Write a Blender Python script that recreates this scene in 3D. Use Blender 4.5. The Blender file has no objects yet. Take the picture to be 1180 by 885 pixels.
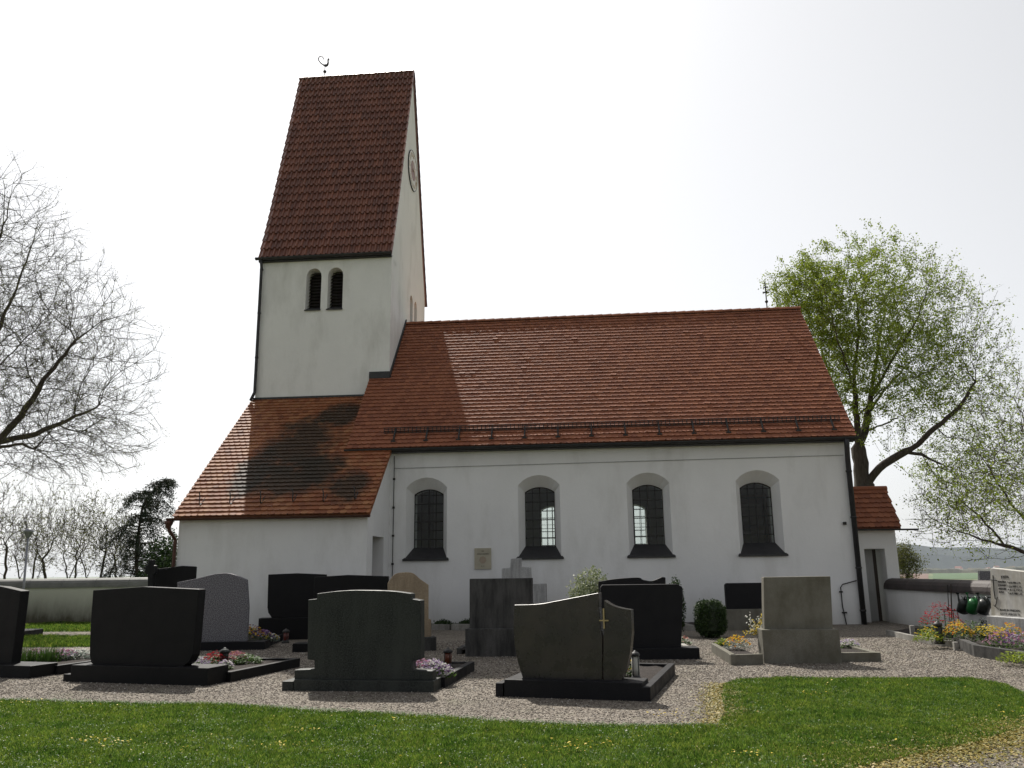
import bpy, math, random
import numpy as np
from mathutils import Vector, Matrix, kdtree
from mathutils.geometry import tessellate_polygon
R = math.radians
C = bpy.context.scene.collection
random.seed(7); rng = np.random.default_rng(7)

# ------------------------------------------------------------------ camera
PIT, ROL, FPX, EYE = 12.614, -0.718, 954.8, 1.6
fw = np.array([0, math.cos(R(PIT)), math.sin(R(PIT))]); rt0 = np.array([1., 0, 0]); up0 = np.cross(rt0, fw)
rt = rt0*math.cos(R(ROL)) + up0*math.sin(R(ROL)); up = -rt0*math.sin(R(ROL)) + up0*math.cos(R(ROL))
cam = bpy.data.cameras.new('camera'); co = bpy.data.objects.new('camera', cam); C.objects.link(co)
cam.sensor_width = 36; cam.lens = FPX/1180*36; cam.clip_start = 0.1; cam.clip_end = 30000
M = Matrix.Identity(4)
for i in range(3):
    M[i][0] = rt[i]; M[i][1] = up[i]; M[i][2] = -fw[i]
M[2][3] = EYE
co.matrix_world = M
bpy.context.scene.camera = co

# ------------------------------------------------------------------ light
VLO, VHI = 2.0, 6.0
SUN_EL, SUN_AZ = 50.0, -17.0            # azimuth from +Y (view direction), negative = left
sc = bpy.context.scene
w = bpy.data.worlds.new('World'); sc.world = w; w.use_nodes = True
nt = w.node_tree; bg = nt.nodes['Background']
sky = nt.nodes.new('ShaderNodeTexSky'); sky.sky_type = 'NISHITA'; sky.sun_disc = False
sky.sun_elevation = R(SUN_EL); sky.sun_rotation = R(SUN_AZ)
sky.altitude = 500; sky.air_density = 1.0; sky.dust_density = 3.0; sky.ozone_density = 1.0
hs = nt.nodes.new('ShaderNodeHueSaturation'); hs.inputs['Saturation'].default_value = 0.22
nt.links.new(sky.outputs[0], hs.inputs['Color'])
veil = nt.nodes.new('ShaderNodeMix'); veil.data_type = 'RGBA'; veil.blend_type = 'ADD'; veil.inputs[0].default_value = 1
nt.links.new(hs.outputs[0], veil.inputs[6])
# forward-scattering haze: brighter towards the sun's side of the sky, dim behind the viewer
tc = nt.nodes.new('ShaderNodeTexCoord'); dp = nt.nodes.new('ShaderNodeVectorMath'); dp.operation = 'DOT_PRODUCT'
dp.inputs[1].default_value = (math.sin(R(SUN_AZ))*.93, math.cos(R(SUN_AZ))*.93, .37); nt.links.new(tc.outputs['Generated'], dp.inputs[0])
mr = nt.nodes.new('ShaderNodeMapRange'); mr.interpolation_type = 'SMOOTHSTEP'
for k, v in zip(('From Min', 'From Max', 'To Min', 'To Max'), (-.1, .95, VLO, VHI)): mr.inputs[k].default_value = v
nt.links.new(dp.outputs['Value'], mr.inputs['Value']); cb = nt.nodes.new('ShaderNodeCombineColor')
for k in range(3): nt.links.new(mr.outputs[0], cb.inputs[k])
nt.links.new(cb.outputs[0], veil.inputs[7])
nt.links.new(veil.outputs[2], bg.inputs['Color'])
bg.inputs['Strength'].default_value = 0.065
sl = bpy.data.lights.new('sun', 'SUN'); sl.energy = 4.8; sl.angle = R(.6); sl.color = (1, .95, .87)
so = bpy.data.objects.new('sun', sl); C.objects.link(so)
sd = Vector((math.sin(R(SUN_AZ))*math.cos(R(SUN_EL)), math.cos(R(SUN_AZ))*math.cos(R(SUN_EL)), math.sin(R(SUN_EL))))
so.rotation_euler = sd.to_track_quat('Z', 'Y').to_euler()
sc.view_settings.view_transform = 'Standard'; sc.view_settings.look = 'None'
sc.view_settings.exposure = 0.28; sc.view_settings.gamma = 1
sc.view_settings.use_curve_mapping = False
sc.cycles.max_bounces = 8; sc.cycles.diffuse_bounces = 4; sc.cycles.transparent_max_bounces = 12
sc.cycles.volume_bounces = 1; sc.cycles.caustics_reflective = False; sc.cycles.caustics_refractive = False

# ------------------------------------------------------------------ geometry helpers (where a sight line meets a real plane)
O = np.array([0, 0, EYE])
def ray(px, py): return fw*FPX + rt*(px-590) - up*(py-442.5)
def atY(px, py, Y):
    d = ray(px, py); return Vector(O + d*(Y/d[1]))
def gr(px, py, z=0.):
    d = ray(px, py); return Vector(O + d*((z-EYE)/d[2]))
YAW, CX, CY = 5.212, 9.657, 23.813
cU = np.array([math.cos(R(YAW)), -math.sin(R(YAW)), 0]); cV = np.array([math.sin(R(YAW)), math.cos(R(YAW)), 0])
def ch(px, py, p0, n):
    d = ray(px, py); o = np.array([-CX, -CY, EYE])
    o = np.array([o@cU, o@cV, EYE]); dd = np.array([d@cU, d@cV, d[2]])
    n = np.array(n, float); t = ((np.array(p0)-o)@n)/(dd@n)
    return Vector(o+dd*t)

# ------------------------------------------------------------------ materials
def newmat(name):
    m = bpy.data.materials.new(name); m.use_nodes = True
    return m, m.node_tree.nodes, m.node_tree.links, m.node_tree.nodes['Principled BSDF']
def L4(c): return (c[0], c[1], c[2], 1)
def coords(N, K, scale=(1, 1, 1), kind='Object'):
    t = N.new('ShaderNodeTexCoord'); mp = N.new('ShaderNodeMapping'); mp.inputs['Scale'].default_value = scale
    K.new(t.outputs[kind], mp.inputs[0]); return mp.outputs[0]
def ramp(N, K, src, stops):
    r = N.new('ShaderNodeValToRGB'); K.new(src, r.inputs[0])
    while len(r.color_ramp.elements) < len(stops): r.color_ramp.elements.new(.5)
    for e, (p, c) in zip(r.color_ramp.elements, stops): e.position = p; e.color = L4(c) if len(c) == 3 else c
    return r.outputs[0]
def noise(N, K, vec, s, det=6, rough=.6, out='Fac'):
    n = N.new('ShaderNodeTexNoise'); n.inputs['Scale'].default_value = s; n.inputs['Detail'].default_value = det
    n.inputs['Roughness'].default_value = rough; K.new(vec, n.inputs['Vector']); return n.outputs[out]
def mix(N, K, a, b, f, mode='MIX'):
    m = N.new('ShaderNodeMix'); m.data_type = 'RGBA'; m.blend_type = mode
    for s, v in ((m.inputs[6], a), (m.inputs[7], b), (m.inputs[0], f)):
        if isinstance(v, (int, float)): s.default_value = v
        elif isinstance(v, tuple): s.default_value = L4(v)
        else: K.new(v, s)
    return m.outputs[2]
def bump(N, K, P, h, strength, dist):
    b = N.new('ShaderNodeBump'); b.inputs['Strength'].default_value = strength; b.inputs['Distance'].default_value = dist
    K.new(h, b.inputs['Height']); K.new(b.outputs[0], P.inputs['Normal'])
def mat_var(name, c1, c2, s=3, rough=.8, bs=None, bstr=.4, bd=.01, metal=0, spec=.5, stretch=(1, 1, 1), lo=.3, hi=.7):
    m, N, K, P = newmat(name); v = coords(N, K, stretch)
    K.new(ramp(N, K, noise(N, K, v, s), [(lo, c1), (hi, c2)]), P.inputs['Base Color'])
    P.inputs['Roughness'].default_value = rough; P.inputs['Metallic'].default_value = metal
    P.inputs['Specular IOR Level'].default_value = spec
    if bs: bump(N, K, P, noise(N, K, v, bs, 4), bstr, bd)
    return m

def plaster(name, c, dirt=(.42, .40, .36), amt=.5, groundz=.8, warm=None, gain=1.):
    m, N, K, P = newmat(name); v = coords(N, K)
    n1 = noise(N, K, v, .55, 6, .6); n2 = noise(N, K, coords(N, K, (1.1, 1.1, .35)), 1.0, 8, .65)
    col = mix(N, K, c, tuple(x*.92 for x in c), ramp(N, K, n1, [(.35, (0, 0, 0)), (.7, (1, 1, 1))]))
    f = N.new('ShaderNodeMath'); f.operation = 'MULTIPLY'; f.inputs[1].default_value = amt
    K.new(ramp(N, K, n2, [(.5, (0, 0, 0)), (.75, (1, 1, 1))]), f.inputs[0])
    col = mix(N, K, col, dirt, f.outputs[0])
    # splash-stained foot of the wall
    sp = N.new('ShaderNodeSeparateXYZ'); K.new(v, sp.inputs[0])
    z = N.new('ShaderNodeMath'); z.operation = 'MULTIPLY_ADD'; z.inputs[1].default_value = -1/groundz; z.inputs[2].default_value = 1
    K.new(sp.outputs[2], z.inputs[0])
    z2 = N.new('ShaderNodeMath'); z2.operation = 'MULTIPLY'; z2.use_clamp = True
    zg = N.new('ShaderNodeMath'); zg.operation = 'MULTIPLY'; zg.inputs[1].default_value = gain; K.new(n2, zg.inputs[0]); K.new(z.outputs[0], z2.inputs[0]); K.new(zg.outputs[0], z2.inputs[1])
    col = mix(N, K, col, dirt, z2.outputs[0])
    K.new(col, P.inputs['Base Color']); P.inputs['Roughness'].default_value = .92; P.inputs['Specular IOR Level'].default_value = .2
    bump(N, K, P, noise(N, K, v, 9, 8, .7), .35, .02)
    return m

def tile_mat(name, cols, moss=None, mossamt=0., patch=None, rough=.5, spec=.4):
    m, N, K, P = newmat(name)
    g = N.new('ShaderNodeNewGeometry'); v = coords(N, K)
    col = ramp(N, K, g.outputs['Random Per Island'], [(i/(len(cols)-1), c) for i, c in enumerate(cols)])
    n1 = noise(N, K, v, .7, 5); col = mix(N, K, col, ramp(N, K, n1, [(.3, (.72, .69, .67)), (.7, (1.1, 1.08, 1.05))]), .5, 'MULTIPLY')
    n2 = noise(N, K, v, 25, 4); col = mix(N, K, col, ramp(N, K, n2, [(.35, (.7, .7, .7)), (.65, (1.1, 1.1, 1.1))]), .5, 'MULTIPLY')
    if moss:
        def blob(cx, cz, rx, rz):
            sp = N.new('ShaderNodeSeparateXYZ'); K.new(v, sp.inputs[0])
            out = []
            for idx, cc, rr in ((0, cx, rx), (2, cz, rz)):
                a = N.new('ShaderNodeMath'); a.operation = 'SUBTRACT'; a.inputs[1].default_value = cc; K.new(sp.outputs[idx], a.inputs[0])
                b = N.new('ShaderNodeMath'); b.operation = 'DIVIDE'; b.inputs[1].default_value = rr; K.new(a.outputs[0], b.inputs[0])
                c = N.new('ShaderNodeMath'); c.operation = 'POWER'; c.inputs[1].default_value = 2; K.new(b.outputs[0], c.inputs[0])
                out.append(c.outputs[0])
            s = N.new('ShaderNodeMath'); s.operation = 'ADD'; K.new(out[0], s.inputs[0]); K.new(out[1], s.inputs[1])
            t = N.new('ShaderNodeMath'); t.operation = 'MULTIPLY_ADD'; t.inputs[1].default_value = -1; t.inputs[2].default_value = 1.0
            K.new(s.outputs[0], t.inputs[0])
            q = N.new('ShaderNodeMath'); q.operation = 'MULTIPLY_ADD'; q.inputs[1].default_value = 2.6; K.new(noise(N, K, v, 1.6, 8, .75), q.inputs[0])
            q.inputs[2].default_value = -1.3
            u = N.new('ShaderNodeMath'); u.operation = 'ADD'; u.use_clamp = True; K.new(t.outputs[0], u.inputs[0]); K.new(q.outputs[0], u.inputs[1])
            return u.outputs[0]
        for b in patch: col = mix(N, K, col, moss, ramp(N, K, blob(*b), [(.05, (0, 0, 0)), (.75, (mossamt,)*3)]))
    K.new(col, P.inputs['Base Color']); P.inputs['Roughness'].default_value = rough
    P.inputs['Specular IOR Level'].default_value = spec
    bump(N, K, P, n2, .25, .004)
    return m

def granite(name, c1, c2, rough=.25, s=160, spec=.5, stain=None, stretch=(1, 1, .25)):
    m, N, K, P = newmat(name); v = coords(N, K)
    col = ramp(N, K, noise(N, K, v, s, 2, .5), [(.38, c1), (.66, c2)])
    if stain:
        n = noise(N, K, coords(N, K, stretch), 3.2, 7, .65)
        col = mix(N, K, col, stain, ramp(N, K, n, [(.40, (0, 0, 0)), (.66, (.85,)*3)]))
    K.new(col, P.inputs['Base Color']); P.inputs['Specular IOR Level'].default_value = spec
    n3 = noise(N, K, v, 4, 5); K.new(ramp(N, K, n3, [(.3, (rough,)*3), (.7, (min(1, rough*1.6),)*3)]), P.inputs['Roughness'])
    if rough > .35: bump(N, K, P, noise(N, K, v, 45, 5), .4, .004)
    return m

Mt = {}
Mt['plaster'] = plaster('white_plaster', (.86, .86, .86), (.50, .49, .46), .4)
Mt['plaster_tower'] = plaster('weathered_plaster', (.86, .86, .85), (.55, .545, .52), .65)
Mt['plaster_right'] = plaster('wall_plaster', (.82, .82, .82), (.45, .43, .38), .3, .35)
Mt['plaster_left'] = plaster('stained_plaster', (.58, .58, .51), (.09, .085, .06), .6, 1.15, gain=2.6)
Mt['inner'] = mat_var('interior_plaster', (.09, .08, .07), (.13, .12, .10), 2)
Mt['tiles'] = tile_mat('clay_tiles', [(.26, .100, .06), (.31, .122, .07), (.335, .135, .076), (.23, .09, .056), (.30, .116, .066)], rough=.68, spec=.10)
Mt['tiles_annex'] = tile_mat('mossy_clay_tiles', [(.25, .085, .04), (.34, .14, .065), (.20, .07, .035), (.37, .17, .08), (.27, .10, .05)],
                             moss=(.042, .034, .025), mossamt=.9, rough=.6, spec=.15,
                             patch=[(lambda p: (p.x, p.z, rx*1.12, rz*1.12))(ch(px, py, (0, -2.68, 3.10), (0, -.657, .754))) for px, py, rx, rz in ((345, 515, 1.2, 1.2), (330, 550, 1.35, .8), (290, 545, .6, .8), (395, 478, .8, .5), (402, 560, .6, .55), (370, 540, .7, .6))])
Mt['pantile'] = tile_mat('brown_red_pantiles', [(.20, .080, .057), (.255, .102, .068), (.30, .12, .078), (.18, .074, .054), (.235, .092, .061)], rough=.42, spec=.7)
Mt['dark_metal'] = mat_var('weathered_dark_sheet', (.018, .018, .02), (.035, .034, .036), 4, .55, metal=.0)
Mt['copper'] = mat_var('old_copper', (.07, .03, .022), (.11, .05, .035), 5, .5, metal=.5)
Mt['iron'] = mat_var('black_iron', (.012, .012, .012), (.025, .022, .02), 20, .6)
Mt['louvre'] = mat_var('dark_louvre', (.018, .014, .013), (.04, .03, .028), 6, .8)
Mt['grey_door'] = mat_var('grey_painted_wood', (.30, .30, .29), (.36, .36, .35), 3, .6, stretch=(8, 1, 1))
Mt['dark_door'] = mat_var('dark_wood', (.03, .02, .014), (.06, .04, .028), 4, .6, stretch=(8, 8, 1))
Mt['gold'] = mat_var('gilding', (.36, .28, .14), (.5, .4, .22), 8, .35, metal=.6)
Mt['clock_white'] = mat_var('clock_enamel', (.62, .60, .55), (.7, .68, .62), 5, .5)
Mt['clock_red'] = mat_var('clock_centre', (.22, .10, .08), (.34, .18, .13), 12, .5)
Mt['black_granite'] = granite('black_granite', (.004, .004, .0045), (.009, .009, .010), .4, spec=.2)
Mt['slate'] = granite('anthracite_granite', (.006, .006, .008), (.013, .013, .015), .45, 120, spec=.2)
Mt['green_granite'] = granite('dark_green_granite', (.003, .005, .004), (.034, .040, .036), .38, 55, .35, stain=(.036, .040, .036))
Mt['brown_granite'] = granite('brown_grey_granite', (.016, .015, .014), (.034, .031, .028), .22, 60, .5, stain=(.052, .043, .034), stretch=(.6, .6, .6))
Mt['grey_granite'] = granite('blue_grey_granite', (.06, .06, .068), (.31, .305, .325), .6, 60, .3)
Mt['sandstone'] = granite('beige_sandstone', (.36, .28, .19), (.46, .37, .26), .9, 30, .2, stain=(.22, .17, .12))
Mt['dark_stone'] = granite('soot_stained_stone', (.08, .078, .075), (.115, .112, .108), .9, 90, .2, stain=(.022, .022, .022), stretch=(1.8, 1, .4))
Mt['concrete'] = granite('mossy_cast_stone', (.17, .162, .135), (.225, .215, .185), .95, 90, .2, stain=(.115, .108, .082), stretch=(.9, 1, .6))
Mt['pale_stone'] = granite('pale_limestone', (.42, .42, .42), (.55, .55, .55), .95, 40, .2, stain=(.2, .2, .2), stretch=(2, 1, .4))
Mt['marble'] = granite('white_marble', (.50, .49, .47), (.60, .59, .56), .5, 8, .4, stain=(.36, .33, .26))
Mt['letters'] = mat_var('dark_letters', (.01, .01, .01), (.02, .02, .02), 8, .5)
Mt['soil'] = mat_var('dark_soil', (.012, .008, .006), (.032, .022, .017), 25, .95, 40, 1, .03)
Mt['kerb_light'] = granite('light_kerb', (.30, .29, .27), (.40, .39, .36), .8, 30, .2, stain=(.15, .14, .12))
Mt['bark'] = mat_var('bark', (.035, .026, .02), (.085, .068, .055), 9, .95, 14, .8, .03, stretch=(2, 2, .4))
Mt['twig'] = mat_var('twig_bark', (.04, .03, .024), (.09, .07, .055), 6, .9)
Mt['green_bark'] = mat_var('mossy_bark', (.032, .028, .016), (.065, .052, .034), 5, .95)
Mt['wall_cap'] = mat_var('brown_coping', (.030, .024, .024), (.065, .05, .048), 2.5, .65, 15, .3, .01)
Mt['wall_cap_grey'] = mat_var('grey_coping', (.12, .12, .115), (.20, .20, .19), 2.5, .6, 15, .3, .01)
Mt['zinc'] = mat_var('galvanised_steel', (.22, .23, .26), (.3, .31, .34), 6, .45, metal=.6)
Mt['amber'] = mat_var('amber_plastic', (.12, .035, .018), (.17, .05, .025), 6, .25)
Mt['redplastic'] = mat_var('red_plastic', (.09, .018, .014), (.13, .025, .018), 6, .25)
Mt['milk'] = mat_var('milk_glass', (.5, .5, .46), (.6, .6, .55), 6, .25)
Mt['can_black'] = mat_var('black_plastic', (.012, .016, .014), (.02, .025, .022), 6, .4)
Mt['can_green'] = mat_var('green_plastic', (.01, .11, .025), (.015, .15, .035), 6, .35)
Mt['plaque'] = mat_var('plaque_stone', (.38, .35, .27), (.50, .46, .36), 3, .8)
Mt['plaque_fig'] = mat_var('plaque_relief', (.33, .27, .20), (.40, .32, .25), 9, .8)
Mt['wood'] = mat_var('brown_altar_wood', (.10, .045, .03), (.2, .1, .07), 3, .5)
Mt['cream'] = mat_var('cream_panels', (.38, .33, .27), (.5, .42, .34), 3, .6)
Mt['terracotta'] = mat_var('terracotta', (.22, .10, .06), (.30, .14, .09), 5, .8)

def leaf(name, c1, c2, trans=.35):
    m, N, K, P = newmat(name); g = N.new('ShaderNodeNewGeometry')
    col = ramp(N, K, g.outputs['Random Per Island'], [(0, c1), (1, c2)])
    K.new(col, P.inputs['Base Color']); P.inputs['Roughness'].default_value = .55; P.inputs['Specular IOR Level'].default_value = .3
    t = N.new('ShaderNodeBsdfTranslucent'); K.new(col, t.inputs[0]); ms = N.new('ShaderNodeMixShader'); ms.inputs[0].default_value = trans
    K.new(P.outputs[0], ms.inputs[1]); K.new(t.outputs[0], ms.inputs[2]); K.new(ms.outputs[0], N['Material Output'].inputs[0])
    return m
Mt['leaf_spring'] = leaf('spring_leaves', (.14, .20, .018), (.28, .34, .045), .5)
Mt['leaf_olive'] = leaf('bud_leaves', (.09, .10, .025), (.17, .18, .055), .4)
Mt['leaf_dark'] = leaf('dark_needles', (.010, .018, .010), (.03, .045, .022), .15)
Mt['leaf_box'] = leaf('box_leaves', (.012, .03, .008), (.05, .09, .022), .2)
Mt['leaf_var'] = leaf('variegated_leaves', (.12, .17, .07), (.42, .44, .28), .3)
Mt['leaf_plant'] = leaf('plant_leaves', (.03, .07, .012), (.09, .17, .03), .3)
Mt['leaf_silver'] = leaf('silver_leaves', (.14, .18, .15), (.3, .34, .3), .3)
def grass_mat():
    m, N, K, P = newmat('grass_blades'); g = N.new('ShaderNodeNewGeometry'); v = coords(N, K)
    c = ramp(N, K, g.outputs['Random Per Island'], [(0, (.042, .10, .013)), (.6, (.135, .23, .03)), (1, (.29, .345, .07))])
    a = noise(N, K, v, 1.4, 6, .7); b = noise(N, K, v, 6, 5, .7)
    c = mix(N, K, c, ramp(N, K, a, [(.35, (.55, .72, .6)), (.5, (1, 1, 1)), (.68, (1.3, 1.15, 1.0))]), .9, 'MULTIPLY')
    c = mix(N, K, c, ramp(N, K, b, [(.35, (.45, .55, .5)), (.55, (1.05, 1.05, 1)), (.7, (1.4, 1.4, 1.2))]), .8, 'MULTIPLY')
    K.new(c, P.inputs['Base Color']); P.inputs['Roughness'].default_value = .55; P.inputs['Specular IOR Level'].default_value = .3
    t = N.new('ShaderNodeBsdfTranslucent'); K.new(c, t.inputs[0]); ms = N.new('ShaderNodeMixShader'); ms.inputs[0].default_value = .45
    K.new(P.outputs[0], ms.inputs[1]); K.new(t.outputs[0], ms.inputs[2]); K.new(ms.outputs[0], N['Material Output'].inputs[0]); return m
Mt['grass'] = grass_mat()
for n_, a_, b_ in (('yellow', (.6, .42, .02), (.75, .6, .08)), ('orange', (.6, .22, .02), (.75, .42, .03)), ('pink', (.36, .13, .22), (.52, .30, .38)),
                   ('lilac', (.35, .26, .42), (.65, .55, .68)), ('purple', (.07, .02, .12), (.22, .08, .25)), ('red', (.30, .008, .018), (.5, .02, .035)),
                   ('darkred', (.22, .03, .04), (.42, .08, .08)), ('white', (.55, .55, .5), (.75, .75, .7)), ('salmon', (.5, .2, .16), (.6, .3, .26))):
    Mt[n_] = leaf(n_+'_petals', a_, b_, .3)

def glass_mat():
    m, N, K, P = newmat('leaded_glass'); v = coords(N, K)
    tr = N.new('ShaderNodeBsdfTransparent'); tr.inputs[0].default_value = (.72, .76, .74, 1)
    gl = N.new('ShaderNodeBsdfGlossy'); gl.inputs[0].default_value = (.8, .8, .8, 1); gl.inputs[1].default_value = .12
    b = N.new('ShaderNodeBump'); b.inputs['Strength'].default_value = .3; b.inputs['Distance'].default_value = .02
    K.new(noise(N, K, v, 7, 2), b.inputs['Height']); K.new(b.outputs[0], gl.inputs['Normal'])
    ms = N.new('ShaderNodeMixShader'); ms.inputs[0].default_value = .035
    K.new(tr.outputs[0], ms.inputs[1]); K.new(gl.outputs[0], ms.inputs[2]); K.new(ms.outputs[0], N['Material Output'].inputs[0])
    return m
Mt['glass'] = glass_mat()

# ------------------------------------------------------------------ mesh helpers
def fastmesh(name, V, F):
    """V (n,3) array, F (m,k) array of equal polygons"""
    me = bpy.data.meshes.new(name); V = np.asarray(V, np.float32); F = np.asarray(F, np.int32)
    m, k = F.shape
    me.vertices.add(len(V)); me.vertices.foreach_set('co', V.ravel())
    me.loops.add(m*k); me.loops.foreach_set('vertex_index', F.ravel())
    me.polygons.add(m); me.polygons.foreach_set('loop_start', np.arange(0, m*k, k, dtype=np.int32))
    me.update(calc_edges=True); return me
def tag(o, label=None, cat=None, group=None, kind=None):
    if label: o['label'] = label
    if cat: o['category'] = cat
    if group: o['group'] = group
    if kind: o['kind'] = kind
    return o
def empty(name, loc=(0, 0, 0), rz=0, label=None, cat=None, group=None):
    o = bpy.data.objects.new(name, None); C.objects.link(o); o.location = loc; o.rotation_euler = (0, 0, rz); o.empty_display_size = .2
    return tag(o, label, cat, group)
def linkmesh(name, me, mat, parent=None, smooth=False, loc=None, rz=None):
    o = bpy.data.objects.new(name, me); C.objects.link(o)
    if mat: me.materials.append(Mt[mat] if isinstance(mat, str) else mat)
    if parent: o.parent = parent
    if loc is not None: o.location = loc
    if rz is not None: o.rotation_euler = (0, 0, rz)
    if smooth: me.polygons.foreach_set('use_smooth', [True]*len(me.polygons)); me.update()
    return o
class MB:
    def __init__(s): s.v = []; s.f = []
    def add(s, V, F):
        b = len(s.v); s.v += [tuple(x) for x in V]; s.f += [tuple(i+b for i in f) for f in F]; return s
    def box(s, x0, x1, y0, y1, z0, z1, M=None):
        V = [Vector((x, y, z)) for z in (z0, z1) for y in (y0, y1) for x in (x0, x1)]
        if M: V = [M @ v for v in V]
        return s.add(V, [(0, 2, 3, 1), (4, 5, 7, 6), (0, 1, 5, 4), (2, 6, 7, 3), (0, 4, 6, 2), (1, 3, 7, 5)])
    def tube(s, pts, r, n=8, caps=True):
        pts = [Vector(p) for p in pts]; rs = r if isinstance(r, (list, tuple)) else [r]*len(pts)
        V = []; ref = None
        for i, p in enumerate(pts):
            t = (pts[min(i+1, len(pts)-1)]-pts[max(i-1, 0)]).normalized()
            if ref is None: ref = t.orthogonal().normalized()
            ref = (ref - t*ref.dot(t)).normalized(); b = t.cross(ref)
            for k in range(n):
                a = 2*math.pi*k/n; V.append(p+(ref*math.cos(a)+b*math.sin(a))*rs[i])
        F = [(i*n+k, i*n+(k+1) % n, (i+1)*n+(k+1) % n, (i+1)*n+k) for i in range(len(pts)-1) for k in range(n)]
        if caps: F += [tuple(range(n))[::-1], tuple((len(pts)-1)*n+k for k in range(n))]
        return s.add(V, F)
    def lathe(s, prof, c=(0, 0, 0), n=16):
        V = []; c = Vector(c)
        for (r, z) in prof:
            for k in range(n):
                a = 2*math.pi*k/n; V.append(c+Vector((r*math.cos(a), r*math.sin(a), z)))
        m = len(prof); F = [(i*n+k, i*n+(k+1) % n, (i+1)*n+(k+1) % n, (i+1)*n+k) for i in range(m-1) for k in range(n)]
        F += [tuple(range(n))[::-1], tuple((m-1)*n+k for k in range(n))]
        return s.add(V, F)
    def prism(s, pts, off):
        """polygon pts (3-D, planar) swept by vector off"""
        pts = [Vector(p) for p in pts]; off = Vector(off); n = len(pts)
        V = pts+[p+off for p in pts]
        return s.add(V, [tuple(range(n))[::-1], tuple(range(n, 2*n))]+[(i, (i+1) % n, n+(i+1) % n, n+i) for i in range(n)])
    def fill(s, outer, holes, to3):
        polys = [[Vector((p[0], p[1], 0)) for p in outer]]+[[Vector((p[0], p[1], 0)) for p in h] for h in holes]
        flat = [p for q in polys for p in q]; T = tessellate_polygon(polys)
        return s.add([to3(p[0], p[1]) for p in flat], [t for t in T])
    def loft(s, A, B):
        n = len(A); return s.add(list(A)+list(B), [(i, (i+1) % n, n+(i+1) % n, n+i) for i in range(n)])
    def build(s, name, mat, parent=None, smooth=False, bevel=0, loc=None, rz=None, fixn=True):
        me = bpy.data.meshes.new(name); me.from_pydata([tuple(v) for v in s.v], [], s.f)
        if fixn:
            import bmesh
            bm = bmesh.new(); bm.from_mesh(me); bmesh.ops.recalc_face_normals(bm, faces=bm.faces); bm.to_mesh(me); bm.free()
        me.update(); o = linkmesh(name, me, mat, parent, smooth, loc, rz)
        if bevel:
            b = o.modifiers.new('bevel', 'BEVEL'); b.width = bevel; b.segments = 2; b.limit_method = 'ANGLE'; b.angle_limit = R(35)
        return o

# ------------------------------------------------------------------ the setting
def groundz(x, y):
    r = np.sqrt((x*.9)**2+(y-15)**2); t = np.clip((r-46)/260, 0, 1)
    return -30*t*t*(3-2*t)
def make_ground():
    rr = np.concatenate([np.linspace(0, 46, 24), np.linspace(50, 320, 40), np.geomspace(350, 14000, 30)]); na = 128
    V = [(0, 15, 0)]; F3 = []
    for r in rr[1:]:
        for k in range(na):
            a = 2*math.pi*k/na; x = r*math.cos(a); y = 15+r*math.sin(a); V.append((x, y, float(groundz(x, y))))
    me = bpy.data.meshes.new('ground'); F = [(0, 1+k, 1+(k+1) % na) for k in range(na)]
    for i in range(len(rr)-2):
        b = 1+i*na
        F += [(b+k, b+na+k, b+na+(k+1) % na, b+(k+1) % na) for k in range(na)]
    me.from_pydata(V, [], F); me.update()
    m, N, K, P = newmat('ground_fields'); v = coords(N, K)
    vo = N.new('ShaderNodeTexVoronoi'); vo.inputs['Scale'].default_value = .0035; K.new(v, vo.inputs['Vector'])
    sp = N.new('ShaderNodeSeparateColor'); K.new(vo.outputs['Color'], sp.inputs[0])
    far = ramp(N, K, sp.outputs[0], [(0, (.06, .10, .025)), (.35, (.10, .15, .04)), (.5, (.22, .17, .11)), (.7, (.07, .12, .03)), (1, (.30, .26, .19))])
    near = ramp(N, K, noise(N, K, v, 2.5), [(.35, (.05, .085, .018)), (.65, (.10, .13, .035))])
    g = N.new('ShaderNodeNewGeometry'); ln = N.new('ShaderNodeVectorMath'); ln.operation = 'LENGTH'; K.new(g.outputs['Position'], ln.inputs[0])
    K.new(mix(N, K, near, far, ramp(N, K, ln.outputs['Value'], [(0, (0, 0, 0)), (1, (1, 1, 1))])), P.inputs['Base Color'])
    mr = [n for n in N if n.type == 'VALTORGB'][-1]
    mm = N.new('ShaderNodeMath'); mm.operation = 'MULTIPLY'; mm.inputs[1].default_value = 1/400; K.new(ln.outputs['Value'], mm.inputs[0]); K.new(mm.outputs[0], mr.inputs[0])
    P.inputs['Roughness'].default_value = .95
    tag(linkmesh('ground', me, m, smooth=True), 'grassy hilltop ground falling away to flat farmland', None, None, 'structure')
make_ground()

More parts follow.
